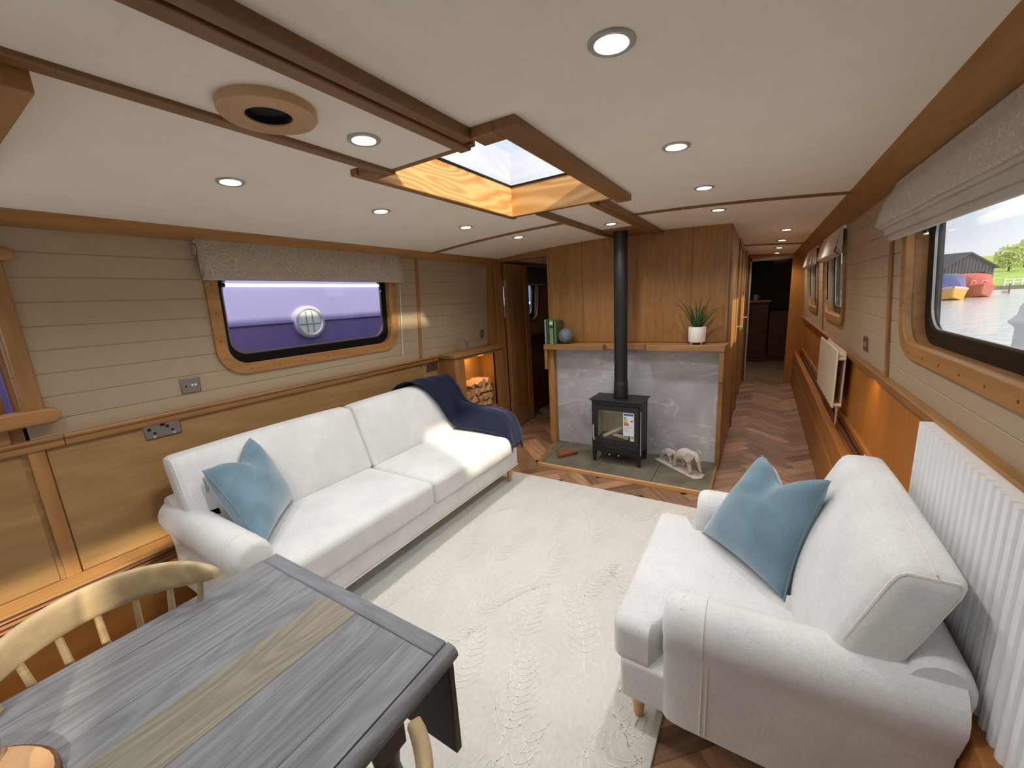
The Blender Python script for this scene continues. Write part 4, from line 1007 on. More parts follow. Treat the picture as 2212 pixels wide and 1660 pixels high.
# ------------------------------------------------------------------ dining table
tbx0, tbx1, tby1, tby0, tz = -1.188, -.522, .512, -.72, .760
dt = thing('dining_table', 'grey washed drop leaf dining table in the near left corner', 'table', (-.85, -.1, 0))
seps = [tbx0, -1.112, -1.030, -.960, -.885, -.765, -.680, -.603, tbx1-.002]
for i in range(len(seps)-1):
    MB().box(seps[i]+.0002, seps[i+1]-.0002, tby0, .4705, tz-.028, tz-(.0006 if i % 2 else 0)).build('plank', GREYT if i == 4 else GREYW, dt, bevel=.0005)
MB().box(tbx0, tbx1-.002, .4715, tby1, tz-.028, tz).build('end_board', GREYX, dt, bevel=.004)
mb = MB(); pr = [(tbx1+.001, tz-.028), (tbx1+.001, tz-.001), (tbx1+.010, tz-.001), (tbx1+.019, tz-.004), (tbx1+.026, tz-.012), (tbx1+.027, tz-.022), (tbx1+.022, tz-.031), (tbx1+.010, tz-.034), (tbx1-.004, tz-.032)]
mb.loft([[(x, y, z) for x, z in pr] for y in (tby0, tby1)]); mb.build('edge_moulding', GREYW, dt, smooth=True, angle=50)
MB().box(tbx0, tbx0+.02, tby0, tby1, tz-.045, tz-.029).build('edge_moulding', GREYW, dt, bevel=.004)
MB().box(-1.15, tbx1+.002, tby1-.008, tby1+.010, .470, tz-.032).build('drop_leaf', TDARK, dt, bevel=.003)
MB().box(-1.12, -.585, .395, .415, .655, tz-.028).build('apron', GREYX, dt); MB().box(-.605, -.585, -.66, .415, .655, tz-.028).build('apron', GREYW, dt, bevel=.004); MB().box(-1.12, -1.10, -.66, .415, .655, tz-.028).build('apron', GREYW, dt)
for x, y in ((-.60, .385), (-1.105, .385), (-.60, -.62), (-1.105, -.62)):
    g = MB().box(x-.03, x+.03, y-.03, y+.03, .58, tz-.028); g.lathe([(.020, 0), (.024, .02), (.020, .04), (.026, .08), (.022, .30), (.030, .44), (.020, .47), (.030, .50), (.024, .53), (.030, .58)], (x, y, 0), 18); g.v = [(a, b, max(c, .0112)) for a, b, c in g.v]; g.build('leg', TDARK, dt, smooth=True, angle=40)
sl = thing('wood_slice', 'round bark edged wood slice on the dining table', 'coaster', (-.965, -.045, tz))
SLICE = wood('slice_face', srgb(196, 154, 104), srgb(156, 110, 66), 'Z', cath=.4); 
pts = [(.130*(1+.03*math.sin(3*a)+.02*math.sin(5*a))*math.cos(a), .130*(1+.03*math.sin(3*a)+.02*math.sin(5*a))*math.sin(a)) for a in [2*PI*i/40 for i in range(40)]]
MB().loft([[(-.925+x*q, -.100+y*q, tz+h) for x, y in pts] for q, h in ((.985, 0), (1, .003), (1, .016), (.965, .019))]).build('bark', BARK, sl, smooth=True, angle=50)
MB().loft([[(-.925+x*q, -.100+y*q, tz+h) for x, y in pts] for q, h in ((.962, .010), (.955, .0205))]).build('face', SLICE, sl)
cv = thing('glass_candle_holder', 'tall clear glass holder with a twisted base on the wood slice', 'vase', (-.965, -.05, tz+.02))
vz = tz+.0205; tw = MB(); 
def tws(u, v):
    a = 2*PI*u; h = v*.085; r = (.070-.008*math.sin(PI*v))*(1+.07*math.sin(9*(a+v*1.6))); return (-.897+r*math.cos(a), -.085+r*math.sin(a), vz+h)
tw.grid(tws, 72, 14).build('twisted_base', glassy('thick_glass', (.88, .88, .92), .5, .08), cv, smooth=True, angle=0, merge=True)
MB().lathe([(.069, .085), (.074, .13), (.078, .26), (.0765, .26), (.0725, .13), (.0675, .087), (.001, .085)], (-.897, -.085, vz), 36).build('bowl', glassy('smoky_glass', (.90, .90, .93), .16, .03), cv, smooth=True)

# ------------------------------------------------------------------ chairs (spindle back)
def windsor(label, cx, cy, rz):
    t = thing('dining_chair', label, 'chair', (cx, cy, .0112), rz, 'spindle back dining chairs', local=True)
    # local: faces +x; rail arc mid at x=-.19
    st = MB(); pts = []
    for i in range(32):
        a = 2*PI*i/32; r = 1-.08*max(0, math.cos(a)); pts.append((.02+.20*math.cos(a)*r, .20*math.sin(a)*(1+.05*math.cos(a))))
    st.loft([[(x*q, y*q, z) for x, y in pts] for z, q in ((.425, .90), (.437, 1), (.450, 1), (.455, .96))]); st.build('seat', BEECH, t, smooth=True, angle=40)
    def arc(th, lift=0): return (-.03-.215*math.cos(th)+.03, .215*math.sin(th))
    rail = MB(); rings = []; N = 26; TH = 1.12
    for i in range(N+1):
        th_ = -TH+2*TH*i/N; s = abs(th_)/TH; h = .036*math.sqrt(max(.16, 1-s**8))*(1-.30*s*s); zc = .827-.012*s*s; w = .0105
        c = (.025-.235*math.cos(th_), .215*math.sin(th_)); nx, ny = -math.cos(th_), math.sin(th_)
        rr = []
        for k in range(14):
            q = 2*PI*k/14; ex = abs(math.cos(q))**.6*(1 if math.cos(q) > 0 else -1); ez = abs(math.sin(q))**.6*(1 if math.sin(q) > 0 else -1)
            dz = ez*h; tl = -.18*dz; rr.append((c[0]+nx*(ex*w)+dz*-.22, c[1]+ny*(ex*w), zc+dz))
        rings.append(rr)
    rail.loft(rings); rail.build('back_rail', BEECH, t, smooth=True, angle=60)
    for i in range(7):
        th_ = -.93+1.86*i/6; top = (.028-.235*math.cos(th_), .212*math.sin(th_), .812); b = (-.0-.165*math.cos(th_*.8), .165*math.sin(th_*.85), .45)
        MB().tube([b, [b[k]*.5+top[k]*.5 for k in range(3)], top], [.0065, .009, .006], 8).build('spindle', BEECH, t, smooth=True)
    for x, y in ((.14, .13), (.14, -.13), (-.12, .13), (-.12, -.13)):
        ex = x*1.35; ey = y*1.35; MB().tube([(ex, ey, 0), (ex*.95, ey*.95, .09), (x*1.15, y*1.15, .2), (x*1.05, y*1.05, .33), (x, y, .43)], [.011, .013, .019, .016, .012], 10).build('leg', BEECH, t, smooth=True)
    for y in (.155, -.155): MB().tube([(.168, y, .17), (.02, y, .17), (-.145, y, .17)], [.008, .012, .008], 8).build('stretcher', BEECH, t, smooth=True)
    MB().tube([(.02, -.155, .17), (.02, 0, .17), (.02, .155, .17)], [.008, .012, .008], 8).build('stretcher', BEECH, t, smooth=True)
    return t
windsor('pale spindle back chair between the table and the left wall', -1.05, .150, 0)
windsor('pale spindle back chair on the near right side of the table', -.495, .128, PI)

# ------------------------------------------------------------------ radiators
rd = thing('radiator', 'white fluted radiator behind the armchair', 'radiator', (.48, 1.0, .4))
mb = MB(); n = 41; y0, y1 = .235, 1.745; pit = (y1-y0)/n; prof = []
for i in range(n):
    ya = y0+i*pit
    for f, d in ((0, .0), (.10, .014), (.22, .0195), (.55, .0215), (.85, .018), (.95, .008)): prof.append((ya+f*pit, d))
prof.append((y1, 0)); ring_ = [(.474-d, y) for y, d in prof]+[(.490, y1), (.490, y0)]
mb.loft([[(x, y, z) for x, y in ring_] for z in (.44, .993)]); mb.build('fluted_panel', WHITE, rd, smooth=True, angle=25)
MB().box(.490, .515, y0+.01, y1-.01, .46, .96).build('rear_panel', WHITE, rd, bevel=.003)
for z in (.44, .975): MB().box(.476, .520, y0+.004, y1-.004, z, z+.012).build('end_bar', WHITE, rd)
rd2 = thing('radiator', 'cream double panel radiator under the passage windows', 'radiator', (.47, 3.8, .5))
MB().box(.440, .452, 3.37, 4.28, .61, 1.005).build('front_panel', CREAM, rd2, bevel=.004); MB().box(.486, .498, 3.40, 4.26, .61, .995).build('rear_panel', CREAM, rd2, bevel=.004)
MB().box(.452, .486, 3.39, 4.27, .955, .965).build('top_grille', CREAM, rd2); MB().box(.452, .486, 3.42, 4.24, .62, .64).build('lower_manifold', CREAM, rd2)
for z in (.62, .94): MB().tube([(.446, 3.385, z+.01), (.492, 3.385, z+.01)], .012, 10).build('pipe_joint', CREAM, rd2, smooth=True)
MB().tube([(.469, 3.36, .62), (.469, 3.36, .595), (.469, 3.36, .50)], [.013, .009, .007], 10).build('valve', CHROME, rd2, smooth=True)

# ------------------------------------------------------------------ blinds
m_, n_, b_ = new_mat('blind_print'); t_ = nd(n_, 'ShaderNodeTexCoord'); b_.inputs['Roughness'].default_value = .95; b_.inputs['Sheen Weight'].default_value = .2
wv = nd(n_, 'ShaderNodeTexNoise'); wv.inputs['Scale'].default_value = 9; wv.inputs['Detail'].default_value = 2; wv.inputs['Distortion'].default_value = 2.2
n_.links.new(t_.outputs['Object'], wv.inputs['Vector'])
s_ = mathn(n_, 'SINE', mathn(n_, 'MULTIPLY', wv.outputs['Fac'], v=85)); rr_ = ramp(n_, [(.55, (0, 0, 0)), (.95, (1, 1, 1))]); n_.links.new(s_, rr_.inputs[0])
fi = nd(n_, 'ShaderNodeTexNoise'); fi.inputs['Scale'].default_value = 160; n_.links.new(t_.outputs['Object'], fi.inputs['Vector'])
fac = mathn(n_, 'MULTIPLY', rr_.outputs[0], fi.outputs['Fac'])
n_.links.new(mixc(n_, fac, srgb(172, 160, 144), srgb(236, 229, 218)), b_.inputs['Base Color']); BLIND = m_
HEM = fabric('blind_hem', srgb(186, 176, 162), weave=500, bump=.3); LININGF = fabric('blind_lining', srgb(220, 208, 190), weave=500, bump=.2)
def blind(label, P, y0, y1, zt=1.857, zb=1.665, dep=.072, mat=BLIND, more=0):
    t = thing('roman_blind', label, 'blind', P((y0+y1)/2, zt, .03))
    def sheet(pr, nm, m, ex=0, th_=.004):
        N = 24; k = len(pr); mb = MB()
        def f(u, v):
            i = min(int(v*(k-1)), k-2); fr_ = v*(k-1)-i; z = pr[i][1]*(1-fr_)+pr[i+1][1]*fr_; d = pr[i][0]*(1-fr_)+pr[i+1][0]*fr_
            w = .0025*math.sin(u*17)*v; return P(y0-ex*v+(y1-y0+2*ex*v)*u, z, d+w)
        mb.grid(f, N, (k-1)*3); o = mb.build(nm, m, t, smooth=True, angle=0); s = o.modifiers.new('thick', 'SOLIDIFY'); s.thickness = th_; s.offset = 0; return o
    sheet([(.026, zt), (.030, zt-.02), (dep*.75, zt-(zt-zb)*.45), (dep, zb+.02), (dep+.004, zb+.004), (dep-.002, zb), (dep-.02, zb+.01)], 'face', mat, .006)
    sheet([(dep-.012, zb+.03), (dep-.008, zb-.006), (dep-.014, zb-.010), (dep-.03, zb)], 'fold', HEM, .004)
    sheet([(dep-.026, zb+.03), (dep-.022, zb-.016), (dep-.028, zb-.020), (dep-.04, zb-.01)], 'fold', HEM, .002)
    if more:
        sheet([(dep-.03, zb+.02), (dep-.026, zb-.034), (dep-.032, zb-.038), (dep-.045, zb-.02)], 'fold', HEM, .001)
        sheet([(dep-.042, zb+.02), (dep-.038, zb-.058), (dep-.044, zb-.062), (dep-.055, zb-.03)], 'fold', HEM, 0)
    for y in (y0+.004, y1-.004):
        mb = MB(); pp = [(.020, zt), (.026, zt), (dep*.70, zt-(zt-zb)*.45), (dep-.012, zb+.01), (dep-.03, zb-.005), (.028, zb)]
        mb.loft([[P(y+q, z, d) for d, z in pp] for q in (-.0015, .0015)]); mb.build('side_lining', LININGF, t)
    MB().hexa([P(y0, zt-.022, .003), P(y1, zt-.022, .003), P(y1, zt-.022, .024), P(y0, zt-.022, .024), P(y0, zt, .003), P(y1, zt, .003), P(y1, zt, .024), P(y0, zt, .024)]).build('head_rail', WHITE, t)
    return t
b1 = blind('leaf patterned roman blind over the left window', PL, .970, 2.335, zb=1.672)
MB().tube([PL(2.318, 1.64, .03), PL(2.318, 1.30, .02), PL(2.318, 1.085, .012)], .0022, 6).build('pull_cord', WHITE, b1, smooth=True)
MB().lathe([(.002, -.018), (.005, -.012), (.003, .004)], PL(2.318, 1.085, .012), 8).build('cord_weight', WHITE, b1, smooth=True)
lp = MB().tube([PL(.958, 1.80+.025*math.cos(a), .03+.012*math.sin(a)) for a in [2*PI*i/12 for i in range(13)]], .003, 6).build('side_control', CHROME, b1, smooth=True)
b2 = blind('large leaf patterned roman blind at the right edge', PR, .93, 2.345, zt=1.835, zb=1.668, dep=.085, more=1)
blind('pale roman blind over the nearer passage window', PR, 3.68, 4.76, zt=1.835, zb=1.655, mat=LININGF)
blind('pale roman blind over the farther passage window', PR, 5.34, 6.36, zt=1.835, zb=1.655, mat=LININGF)
blind('grey roman blind in the end room past the passage', PR, 7.9, 8.7, zt=1.835, zb=1.655, mat=LININGF)
MB().tube([PR(3.69, 1.68, .03), PR(3.69, 1.08, .015)], .002, 6)
blind('dark green roman blind inside the cabin', PL, 3.78, 4.80, zt=1.857, zb=1.655, mat=fabric('green_blind', srgb(70, 82, 72)))

# ------------------------------------------------------------------ sockets and switches
def plate(name, label, P, y, z, w, h, d0=0, marks=()):
    t = thing(name, label, 'switch' if 'switch' in name else 'socket', P(y, z, d0))
    mb = MB(); pts = rrect(y-w/2, y+w/2, z-h/2, z+h/2, .006, 3); ins = rrect(y-w/2+.004, y+w/2-.004, z-h/2+.004, z+h/2-.004, .004, 3)
    mb.loft([[P(a, b, d0) for a, b in pts], [P(a, b, d0+.005) for a, b in pts], [P(a, b, d0+.008) for a, b in ins]]); mb.build('plate', CHROMED, t, smooth=True, angle=30)
    for k, (dy_, dz_, sw, sh_, m, out_) in enumerate(marks):
        a = MB(); vslab(a, P, y+dy_-sw/2, y+dy_+sw/2, z+dz_-sh_/2, z+dz_+sh_/2, d0+.0082 if out_ == 0 else d0+.008, d0+.0088+out_); a.build('insert' if out_ == 0 else 'rocker', m, t)
    return t
Pf = lambda y, z, d=0: (-2.540+d, y, z)
DS = []
for sx in (-.036, .036): DS += [(sx-.018, .010, .014, .014, DARKHOLE, 0), (sx+.0, -.012, .012, .010, DARKHOLE, 0)]
DS += [(0, .022, .02, .012, DARKHOLE, 0), (-.04, -.030, .012, .010, CHROME, .003), (.04, -.030, .012, .010, CHROME, .003)]
plate('wall_socket', 'double steel socket on the oak panel beside the sofa arm', Pf, .695, .925, .146, .080, 0, DS)
plate('wall_socket', 'steel media socket on the shiplap left of the window', PL, .845, 1.120, .086, .082, 0, [(.006, 0, .008, .010, WHITE, .002), (.020, .0, .008, .010, WHITE, .002), (-.022, -.004, .008, .008, DARKHOLE, 0)])
plate('wall_socket', 'double steel socket behind the navy blanket', Pf, 2.66, .915, .146, .080, 0, DS)
plate('light_switch', 'small dark switch beside the cabin door jamb', PL, 3.455, 1.135, .06, .08, 0, [(0, 0, .018, .03, CHROME, .003)])
plate('light_switch', 'steel switch plate on the right shiplap wall', PR, 2.96, 1.10, .10, .082, 0, [(-.02, 0, .016, .026, CHROME, .003), (.02, 0, .016, .026, CHROME, .003)])

# ------------------------------------------------------------------ ceiling lamps
def lamp_proto():
    t = thing('downlight', 'round recessed ceiling spotlight', 'lamp', (0, 0, 0), 0, 'recessed spotlights in the ceiling', local=True)
    MB().lathe([(.046, .0), (.0465, -.003), (.043, -.006), (.034, -.005), (.031, -.001), (.031, .0)], (0, 0, 0), 32, cap=False).build('bezel', BEZ, t, smooth=True, angle=40)
    MB().lathe([(.031, .0), (.030, -.002), (.018, -.0035), (.001, -.004)], (0, 0, 0), 24).build('lens', LED, t, smooth=True)
    return t
LPOS = [(-.281, .882, 'spotlight nearest the viewer in the right ceiling row'), (-.281, 1.579, 'second spotlight of the right ceiling row'), (-.272, 2.265, 'third spotlight, before the right ceiling batten'), (-.267, 2.935, 'fourth spotlight, in front of the stove wall top right corner'),
        (-1.005, .869, 'spotlight between vent ring and skylight'), (-1.676, .813, 'nearest spotlight over the sofa'), (-1.674, 1.501, 'spotlight over the middle of the sofa'), (-1.662, 2.181, 'spotlight over the far end of the sofa'), (-1.644, 2.819, 'spotlight beyond the left ceiling batten'),
        (-.955, 2.957, 'spotlight between the skylight and the flue'), (.133, 4.215, 'first spotlight in the passage'), (.132, 5.129, 'second spotlight in the passage'), (.131, 6.058, 'third spotlight in the passage'), (.131, 6.95, 'last and faintest spotlight in the passage'),
        (-1.676, .1, None), (-1.15, -.25, None), (.1, 8.3, None)]  # unlabelled entries are bare spots added to light the table and end room
lp0 = None
for (x, y, lab) in LPOS:
    if lab:
        o = lamp_proto() if lp0 is None else copy_tree(lp0)
        lp0 = lp0 or o; o['label'] = 'recessed '+lab if len(lab.split()) < 11 else lab
        o.location = (x, y, (1.933 if abs(x+1.0) < .1 and y < 1.1 else cz(x))); o.rotation_euler = (0, math.atan(.072*(x-CX)), 0) if not (abs(x+1.0) < .1) else (0, 0, 0)
    d = bpy.data.lights.new('downlight_lamp', 'SPOT'); d.energy = DOWNLIGHT_W*(.8 if (y > 4 and lab) else .35 if y > 8 else 1); d.spot_size = math.radians(140); d.spot_blend = .8; d.shadow_soft_size = .03; d.color = (1, .99, .985)
    q = bpy.data.objects.new('downlight_lamp', d); COL.objects.link(q); q.location = (x, y, cz(x)-.035)
vt = thing('ceiling_vent', 'round oak vent ring on the ceiling beside the beam', 'vent', (-1.027, .612, 1.934))
VENTW = wood('vent_oak', srgb(206, 166, 122), srgb(168, 122, 80), 'Y', cath=.6)
MB().lathe([(.050, .0), (.106, .0), (.106, -.016), (.103, -.020), (.052, -.020), (.050, -.018), (.050, 0)], (-1.027, .612, 1.934), 48, cap=False).build('ring', VENTW, vt, smooth=True, angle=40)
MB().lathe([(.0495, -.0005), (.0495, -.016), (.048, -.016), (.048, -.0015), (.001, -.0015), (.001, -.0005)], (-1.027, .612, 1.934), 32).build('throat', DARKHOLE, vt, smooth=True, angle=40)

# ------------------------------------------------------------------ warm strip light under the right dado (glow on the oak panel)
ls = thing('led_strip', 'warm strip light tucked under the right dado rail', 'lamp', (.529, 2.8, .95))
MB().box(.526, .533, 2.2, 3.3, .950, .954).build('strip', emis('warm_strip', (1, .55, .2), 3), ls)
area('strip_glow', (.518, 2.75, .948), (.560, 2.75, .7), .008, 1.0, 1.1, (1, .62, .26))

# ------------------------------------------------------------------ end room and cabin contents
tv = thing('television', 'black television in the dark room at the end of the passage', 'television', (-.02, 9.0, 1.72))
MB().box(-.20, .125, 9.0, 9.03, 1.52, 1.97).build('screen', BLACK, tv, bevel=.004); MB().tube([(-.04, 9.03, 1.75), (-.04, 10.55, 1.75)], .02, 8).build('bracket', BLACK, tv)
cnt_ = thing('kitchen_cabinet', 'oak cabinet with worktop in the dark end room', 'cabinet', (-.2, 9.4, 0))
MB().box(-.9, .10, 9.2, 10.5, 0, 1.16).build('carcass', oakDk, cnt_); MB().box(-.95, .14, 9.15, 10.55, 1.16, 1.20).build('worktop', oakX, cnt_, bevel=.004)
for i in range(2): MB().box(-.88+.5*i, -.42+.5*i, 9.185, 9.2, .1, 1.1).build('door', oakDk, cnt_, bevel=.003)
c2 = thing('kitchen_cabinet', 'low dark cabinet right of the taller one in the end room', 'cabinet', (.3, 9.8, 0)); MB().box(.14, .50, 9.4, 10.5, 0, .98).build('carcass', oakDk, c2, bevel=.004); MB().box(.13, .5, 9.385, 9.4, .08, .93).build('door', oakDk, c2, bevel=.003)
wm = thing('washing_machine', 'white washing machine just inside the end room doorway', 'appliance', (-.45, 8.0, 0))
MB().box(-.80, -.215, 7.75, 8.33, 0, .85).build('cabinet', WHITE, wm, bevel=.01)
MB().lathe([(.13, 0), (.17, .0), (.175, .015), (.15, .03), (.12, .032), (.11, .02)], (-.215, 8.04, .62), 28, 'x').build('door_ring', CHROME, wm, smooth=True); MB().lathe([(.12, .02), (.09, .03), (.001, .034)], (-.215, 8.04, .62), 24, 'x').build('door_glass', BLACK, wm, smooth=True)
for i, (x, nm, lab, h, c) in enumerate([(-.16, 'mug', 'pale mug on the worktop in the end room', .11, (180, 176, 168))]):
    q = thing(nm, lab, 'mug', (x, 9.3, 1.2)); MB().lathe([(.001, 0), (.04, 0), (.045, h), (.042, h), (.038, .01), (.001, .01)], (x+.03, 9.3, 1.2), 20).build('body', plain('mug', srgb(*c), .5), q, smooth=True, angle=50); MB().tube([(x+.072, 9.3, 1.29), (x+.10, 9.3, 1.27), (x+.10, 9.3, 1.24), (x+.070, 9.3, 1.225)], .005, 6).build('handle', plain('mug2', srgb(*c), .5), q, smooth=True)
bd = thing('bed', 'bed with white linen in the cabin past the open door', 'bed', (-2.1, 5.6, 0))
MB().box(-2.49, -1.83, 4.9, 6.38, 0, .48).build('bed_base', oakDk, bd, bevel=.004); q = MB(); rbox(q, .31, .72, .09, .05, 6, puff=(0, 0, .02), c=(-2.15, 5.64, .58)); q.build('mattress', LINEN, bd, smooth=True, merge=True)
DUV = fabric('duvet', srgb(196, 200, 202)); q = MB(); rbox(q, .31, .50, .06, .04, 8, puff=(0, 0, .05), c=(-2.14, 5.45, .70)); q.build('duvet', DUV, bd, smooth=True, merge=True)
q = MB(); rbox(q, .26, .17, .06, .05, 8, puff=(0, 0, .05), c=(-2.15, 6.15, .74)); tag(q.build('pillow', WHITE, smooth=True, merge=True), 'white pillow at the far end of the cabin bed', 'pillow')

# ================================================================== OUTSIDE
def part(mb, nm, m, t, **k): return mb.build(nm, m, t, **k)
WATER, nw, bw_ = new_mat('canal_water'); bw_.inputs['Roughness'].default_value = .18; bw_.inputs['Base Color'].default_value = c4(srgb(188, 198, 200)); bw_.inputs['Specular IOR Level'].default_value = .8  # base colour lightened so the water bounces more light up indoors
tw_ = nd(nw, 'ShaderNodeTexCoord'); mpw = nd(nw, 'ShaderNodeMapping'); mpw.inputs['Scale'].default_value = (1.0, .5, 1); nn = nd(nw, 'ShaderNodeTexNoise'); nn.inputs['Scale'].default_value = 3; nn.inputs['Detail'].default_value = 5
nw.links.new(tw_.outputs['Object'], mpw.inputs['Vector']); nw.links.new(mpw.outputs[0], nn.inputs['Vector']); bpw = nd(nw, 'ShaderNodeBump'); bpw.inputs['Strength'].default_value = .5; bpw.inputs['Distance'].default_value = .14
nw.links.new(nn.outputs['Fac'], bpw.inputs['Height']); nw.links.new(bpw.outputs[0], bw_.inputs['Normal'])
wt = MB().box(-80, 160, -60, 200, -.9, -.4).build('canal_water', WATER); tag(wt, 'grey rippled marina water outside the right window', 'water', kind='stuff')
PURP = plain('purple_paint', srgb(130, 128, 176), .25, coat=.6, noise=.03, nscale=1.5); PURD = plain('purple_hull', srgb(118, 104, 166), .3, coat=.5, noise=.04, nscale=1.5)
bx = -3.92
pb = thing('narrowboat', 'purple narrowboat with a chrome porthole moored alongside the left window', 'boat', (-4.8, 1.6, -.4))
MB().hexa([(bx, -5, 1.385), (bx, 6.3, 1.385), (bx-1.9, 6.3, 1.385), (bx-1.9, -5, 1.385), (bx-.07, -5, 2.25), (bx-.07, 6.3, 2.25), (bx-1.83, 6.3, 2.25), (bx-1.83, -5, 2.25)]).build('cabin_side', PURP, pb)
MB().box(bx-1.98, bx+.02, -5, 7.0, -.5, 1.372).build('hull', PURD, pb); MB().box(bx-1.98, bx+.035, -5, 7.0, 1.372, 1.388).build('gunwale', PURD, pb, bevel=.004)
MB().box(bx-1.98, bx+.045, -5, 7.0, .55, .60).build('rubbing_strake', PURD, pb)
pcx, pcy, pcz = bx+.04, 2.385, 1.372
SKYG = plain('sky_reflection_glass', srgb(226, 232, 232), .3, coat=.4)  # pale base colour stands in for reflected sky
MB().lathe([(.118, -.10), (.160, -.10), (.160, .012), (.152, .024), (.130, .028), (.118, .014)], (pcx, pcy, pcz), 40, 'x', cap=False).build('porthole_ring', plain('porthole_rim', srgb(208, 204, 220), .25, metal=.4), pb, smooth=True, angle=40)
MB().lathe([(.001, -.03), (.119, -.03), (.119, .010), (.001, .010)], (pcx, pcy, pcz), 32, 'x').build('porthole_pane', SKYG, pb)
for dy_ in (-.035, .03): MB().tube([(pcx+.014, pcy+dy_, pcz-.105), (pcx+.014, pcy+dy_, pcz+.105)], .0035, 6).build('porthole_bar', CHROMED, pb)
MB().tube([(pcx+.014, pcy-.11, pcz-.02), (pcx+.014, pcy+.11, pcz-.02)], .0035, 6).build('porthole_bar', CHROMED, pb)
b2_ = thing('narrowboat', 'blue narrowboat seen through the cabin window', 'boat', (-5.4, 11, -.4))
BLU = plain('blue_boat', srgb(78, 92, 160), .4, coat=.4)
MB().box(-6.2, -4.3, 7.3, 16, -.5, 1.42).build('hull', BLU, b2_); MB().box(-6.1, -4.4, 7.6, 15, 1.42, 1.95).build('cabin_side', BLU, b2_, bevel=.03)
for i in range(5): MB().box(-4.41, -4.395, 8.0+i*1.3, 8.7+i*1.3, 1.50, 1.78).build('window_pane', SKYG, b2_)
MB().box(-6.25, -4.28, 7.3, 16, 1.36, 1.43).build('gunwale', WHITE, b2_)
# moored boats across the water
def moored(name, label, x, y, rot, hullc, cabc, trimc, decor):
    t = thing(name, label, 'boat', (x, y, -.4), rot, local=True)
    H = plain('hull_'+decor, srgb(*hullc), .5); K = plain('cab_'+decor, srgb(*cabc), .6); T = plain('trim_'+decor, srgb(*trimc), .5)
    rings = []
    for yy, w, zb, zt in ((-1.6, .06, .25, 1.05), (-1.2, .45, .1, .98), (-.6, .80, 0, .90), (0, 1.0, 0, .84), (4, 1.05, 0, .80), (10, 1.05, 0, .80)):
        rings.append([(-w*.8, yy, zb), (w*.8, yy, zb), (w, yy, zt), (-w, yy, zt)])
    MB().loft(rings).build('hull', H, t, smooth=True, angle=30)
    rings = [[(p[0]*1.01, p[1], p[2]) for p in ((-r[2][0], r[2][1], r[2][2]-.14), (r[2][0], r[2][1], r[2][2]-.14), (r[2][0]*1.01, r[2][1], r[2][2]+.02), (-r[2][0]*1.01, r[2][1], r[2][2]+.02))] for r in rings]
    MB().loft(rings).build('trim_band', T, t)
    MB().loft([[(-.95, yy, .84), (.95, yy, .84), (.80*q, yy, 1.75+dz), (0, yy, 1.95+dz*1.2), (-.80*q, yy, 1.75+dz)] for yy, q, dz in ((.5, 1, 0), (9.6, 1, 0))]).build('cabin', K, t, bevel=.03)
    MB().loft([[(-.92, .5, .84), (.92, .5, .84), (.78, .5, 1.74), (0, .5, 1.95), (-.78, .5, 1.74)], [(-.62, -.75, .84), (.62, -.75, .84), (.30, .0, 1.6), (0, .05, 1.75), (-.30, .0, 1.6)]]).build('front_cover', K, t, bevel=.02)
    if decor == 'blue':
        MB().hexa([(-.40, -.46, 1.02), (.40, -.46, 1.02), (.40, -.42, 1.02), (-.40, -.42, 1.02), (-.26, -.12, 1.42), (.26, -.12, 1.42), (.26, -.08, 1.42), (-.26, -.08, 1.42)]).build('cover_window', plain('clear_vinyl', srgb(150, 170, 196), .2), t)
        MB().box(-.86, -.80, -.4, .5, .86, 1.6).build('cover_edge', WHITE, t); MB().box(-.5, .5, 1.5, 4.0, 1.93, 2.0).build('roof_box', plain('teal_roof', srgb(120, 190, 180), .5), t)
    else:
        for sx in (-.30, .30):
            MB().lathe([(.001, 0), (.16, 0), (.16, .02), (.001, .02)], (sx, -.40, 1.20), 14, 'y').build('round_panel', plain('rose_panel', srgb(236, 214, 190), .5), t)
            MB().lathe([(.001, -.015), (.09, -.01)], (sx, -.40, 1.20), 10, 'y').build('rosette', plain('rosette', srgb(120, 30, 34), .5), t)
    return t
moored('narrowboat', 'blue covered narrowboat with ochre hull across the water', 12.45, 45.5, -.15, (206, 156, 80), (84, 96, 150), (196, 170, 180), 'blue')
moored('narrowboat', 'red narrowboat with round painted panels across the water', 15.15, 49.5, -.12, (160, 92, 90), (190, 92, 96), (176, 76, 82), 'red')  # paints desaturated to carry the distance haze
shd = thing('shed', 'dark boarded boat shed with a pitched roof across the water', 'building', (18, 66, .1))
CLAD = plain('cladding_hazed', srgb(104, 110, 122), .8, noise=.1); ROOF = plain('shed_roof_hazed', srgb(84, 90, 104), .7)  # bluish distance haze mixed into both colours
gx0, gx1, gpx = 17.35, 21.25, 19.3; vx, vy_ = -16, 8
MB().loft([[(gx0+a, 66+b, .0), (gx1+a, 66+b, .0), (gx1+a, 66+b, 2.25), (gpx+a, 66+b, 3.68), (gx0+a, 66+b, 2.25)] for a, b in ((0, 0), (vx, vy_))]).build('wall', CLAD, shd)
for i in range(15):
    x = gx0+.13+i*.26; zt = 2.25+(3.68-2.25)*(1-abs(x-gpx)/(gpx-gx0)); MB().box(x, x+.05, 65.95, 66, 0.2, zt).build('cladding_board', ROOF, shd)
for s_, g in ((-1, gx0-.35), (1, gx1+.35)):
    MB().loft([[(g+a, 65.8+b, 2.25-.27), (gpx+a, 65.8+b, 3.76), (gpx+a, 65.8+b, 3.9), (g+a, 65.8+b, 2.25-.14)] for a, b in ((0, 0), (vx, vy_))]).build('roof', ROOF, shd)
MB().box(19.6, 20.6, 65.96, 66.0, .2, 1.7).build('doorway', DARKHOLE, shd)
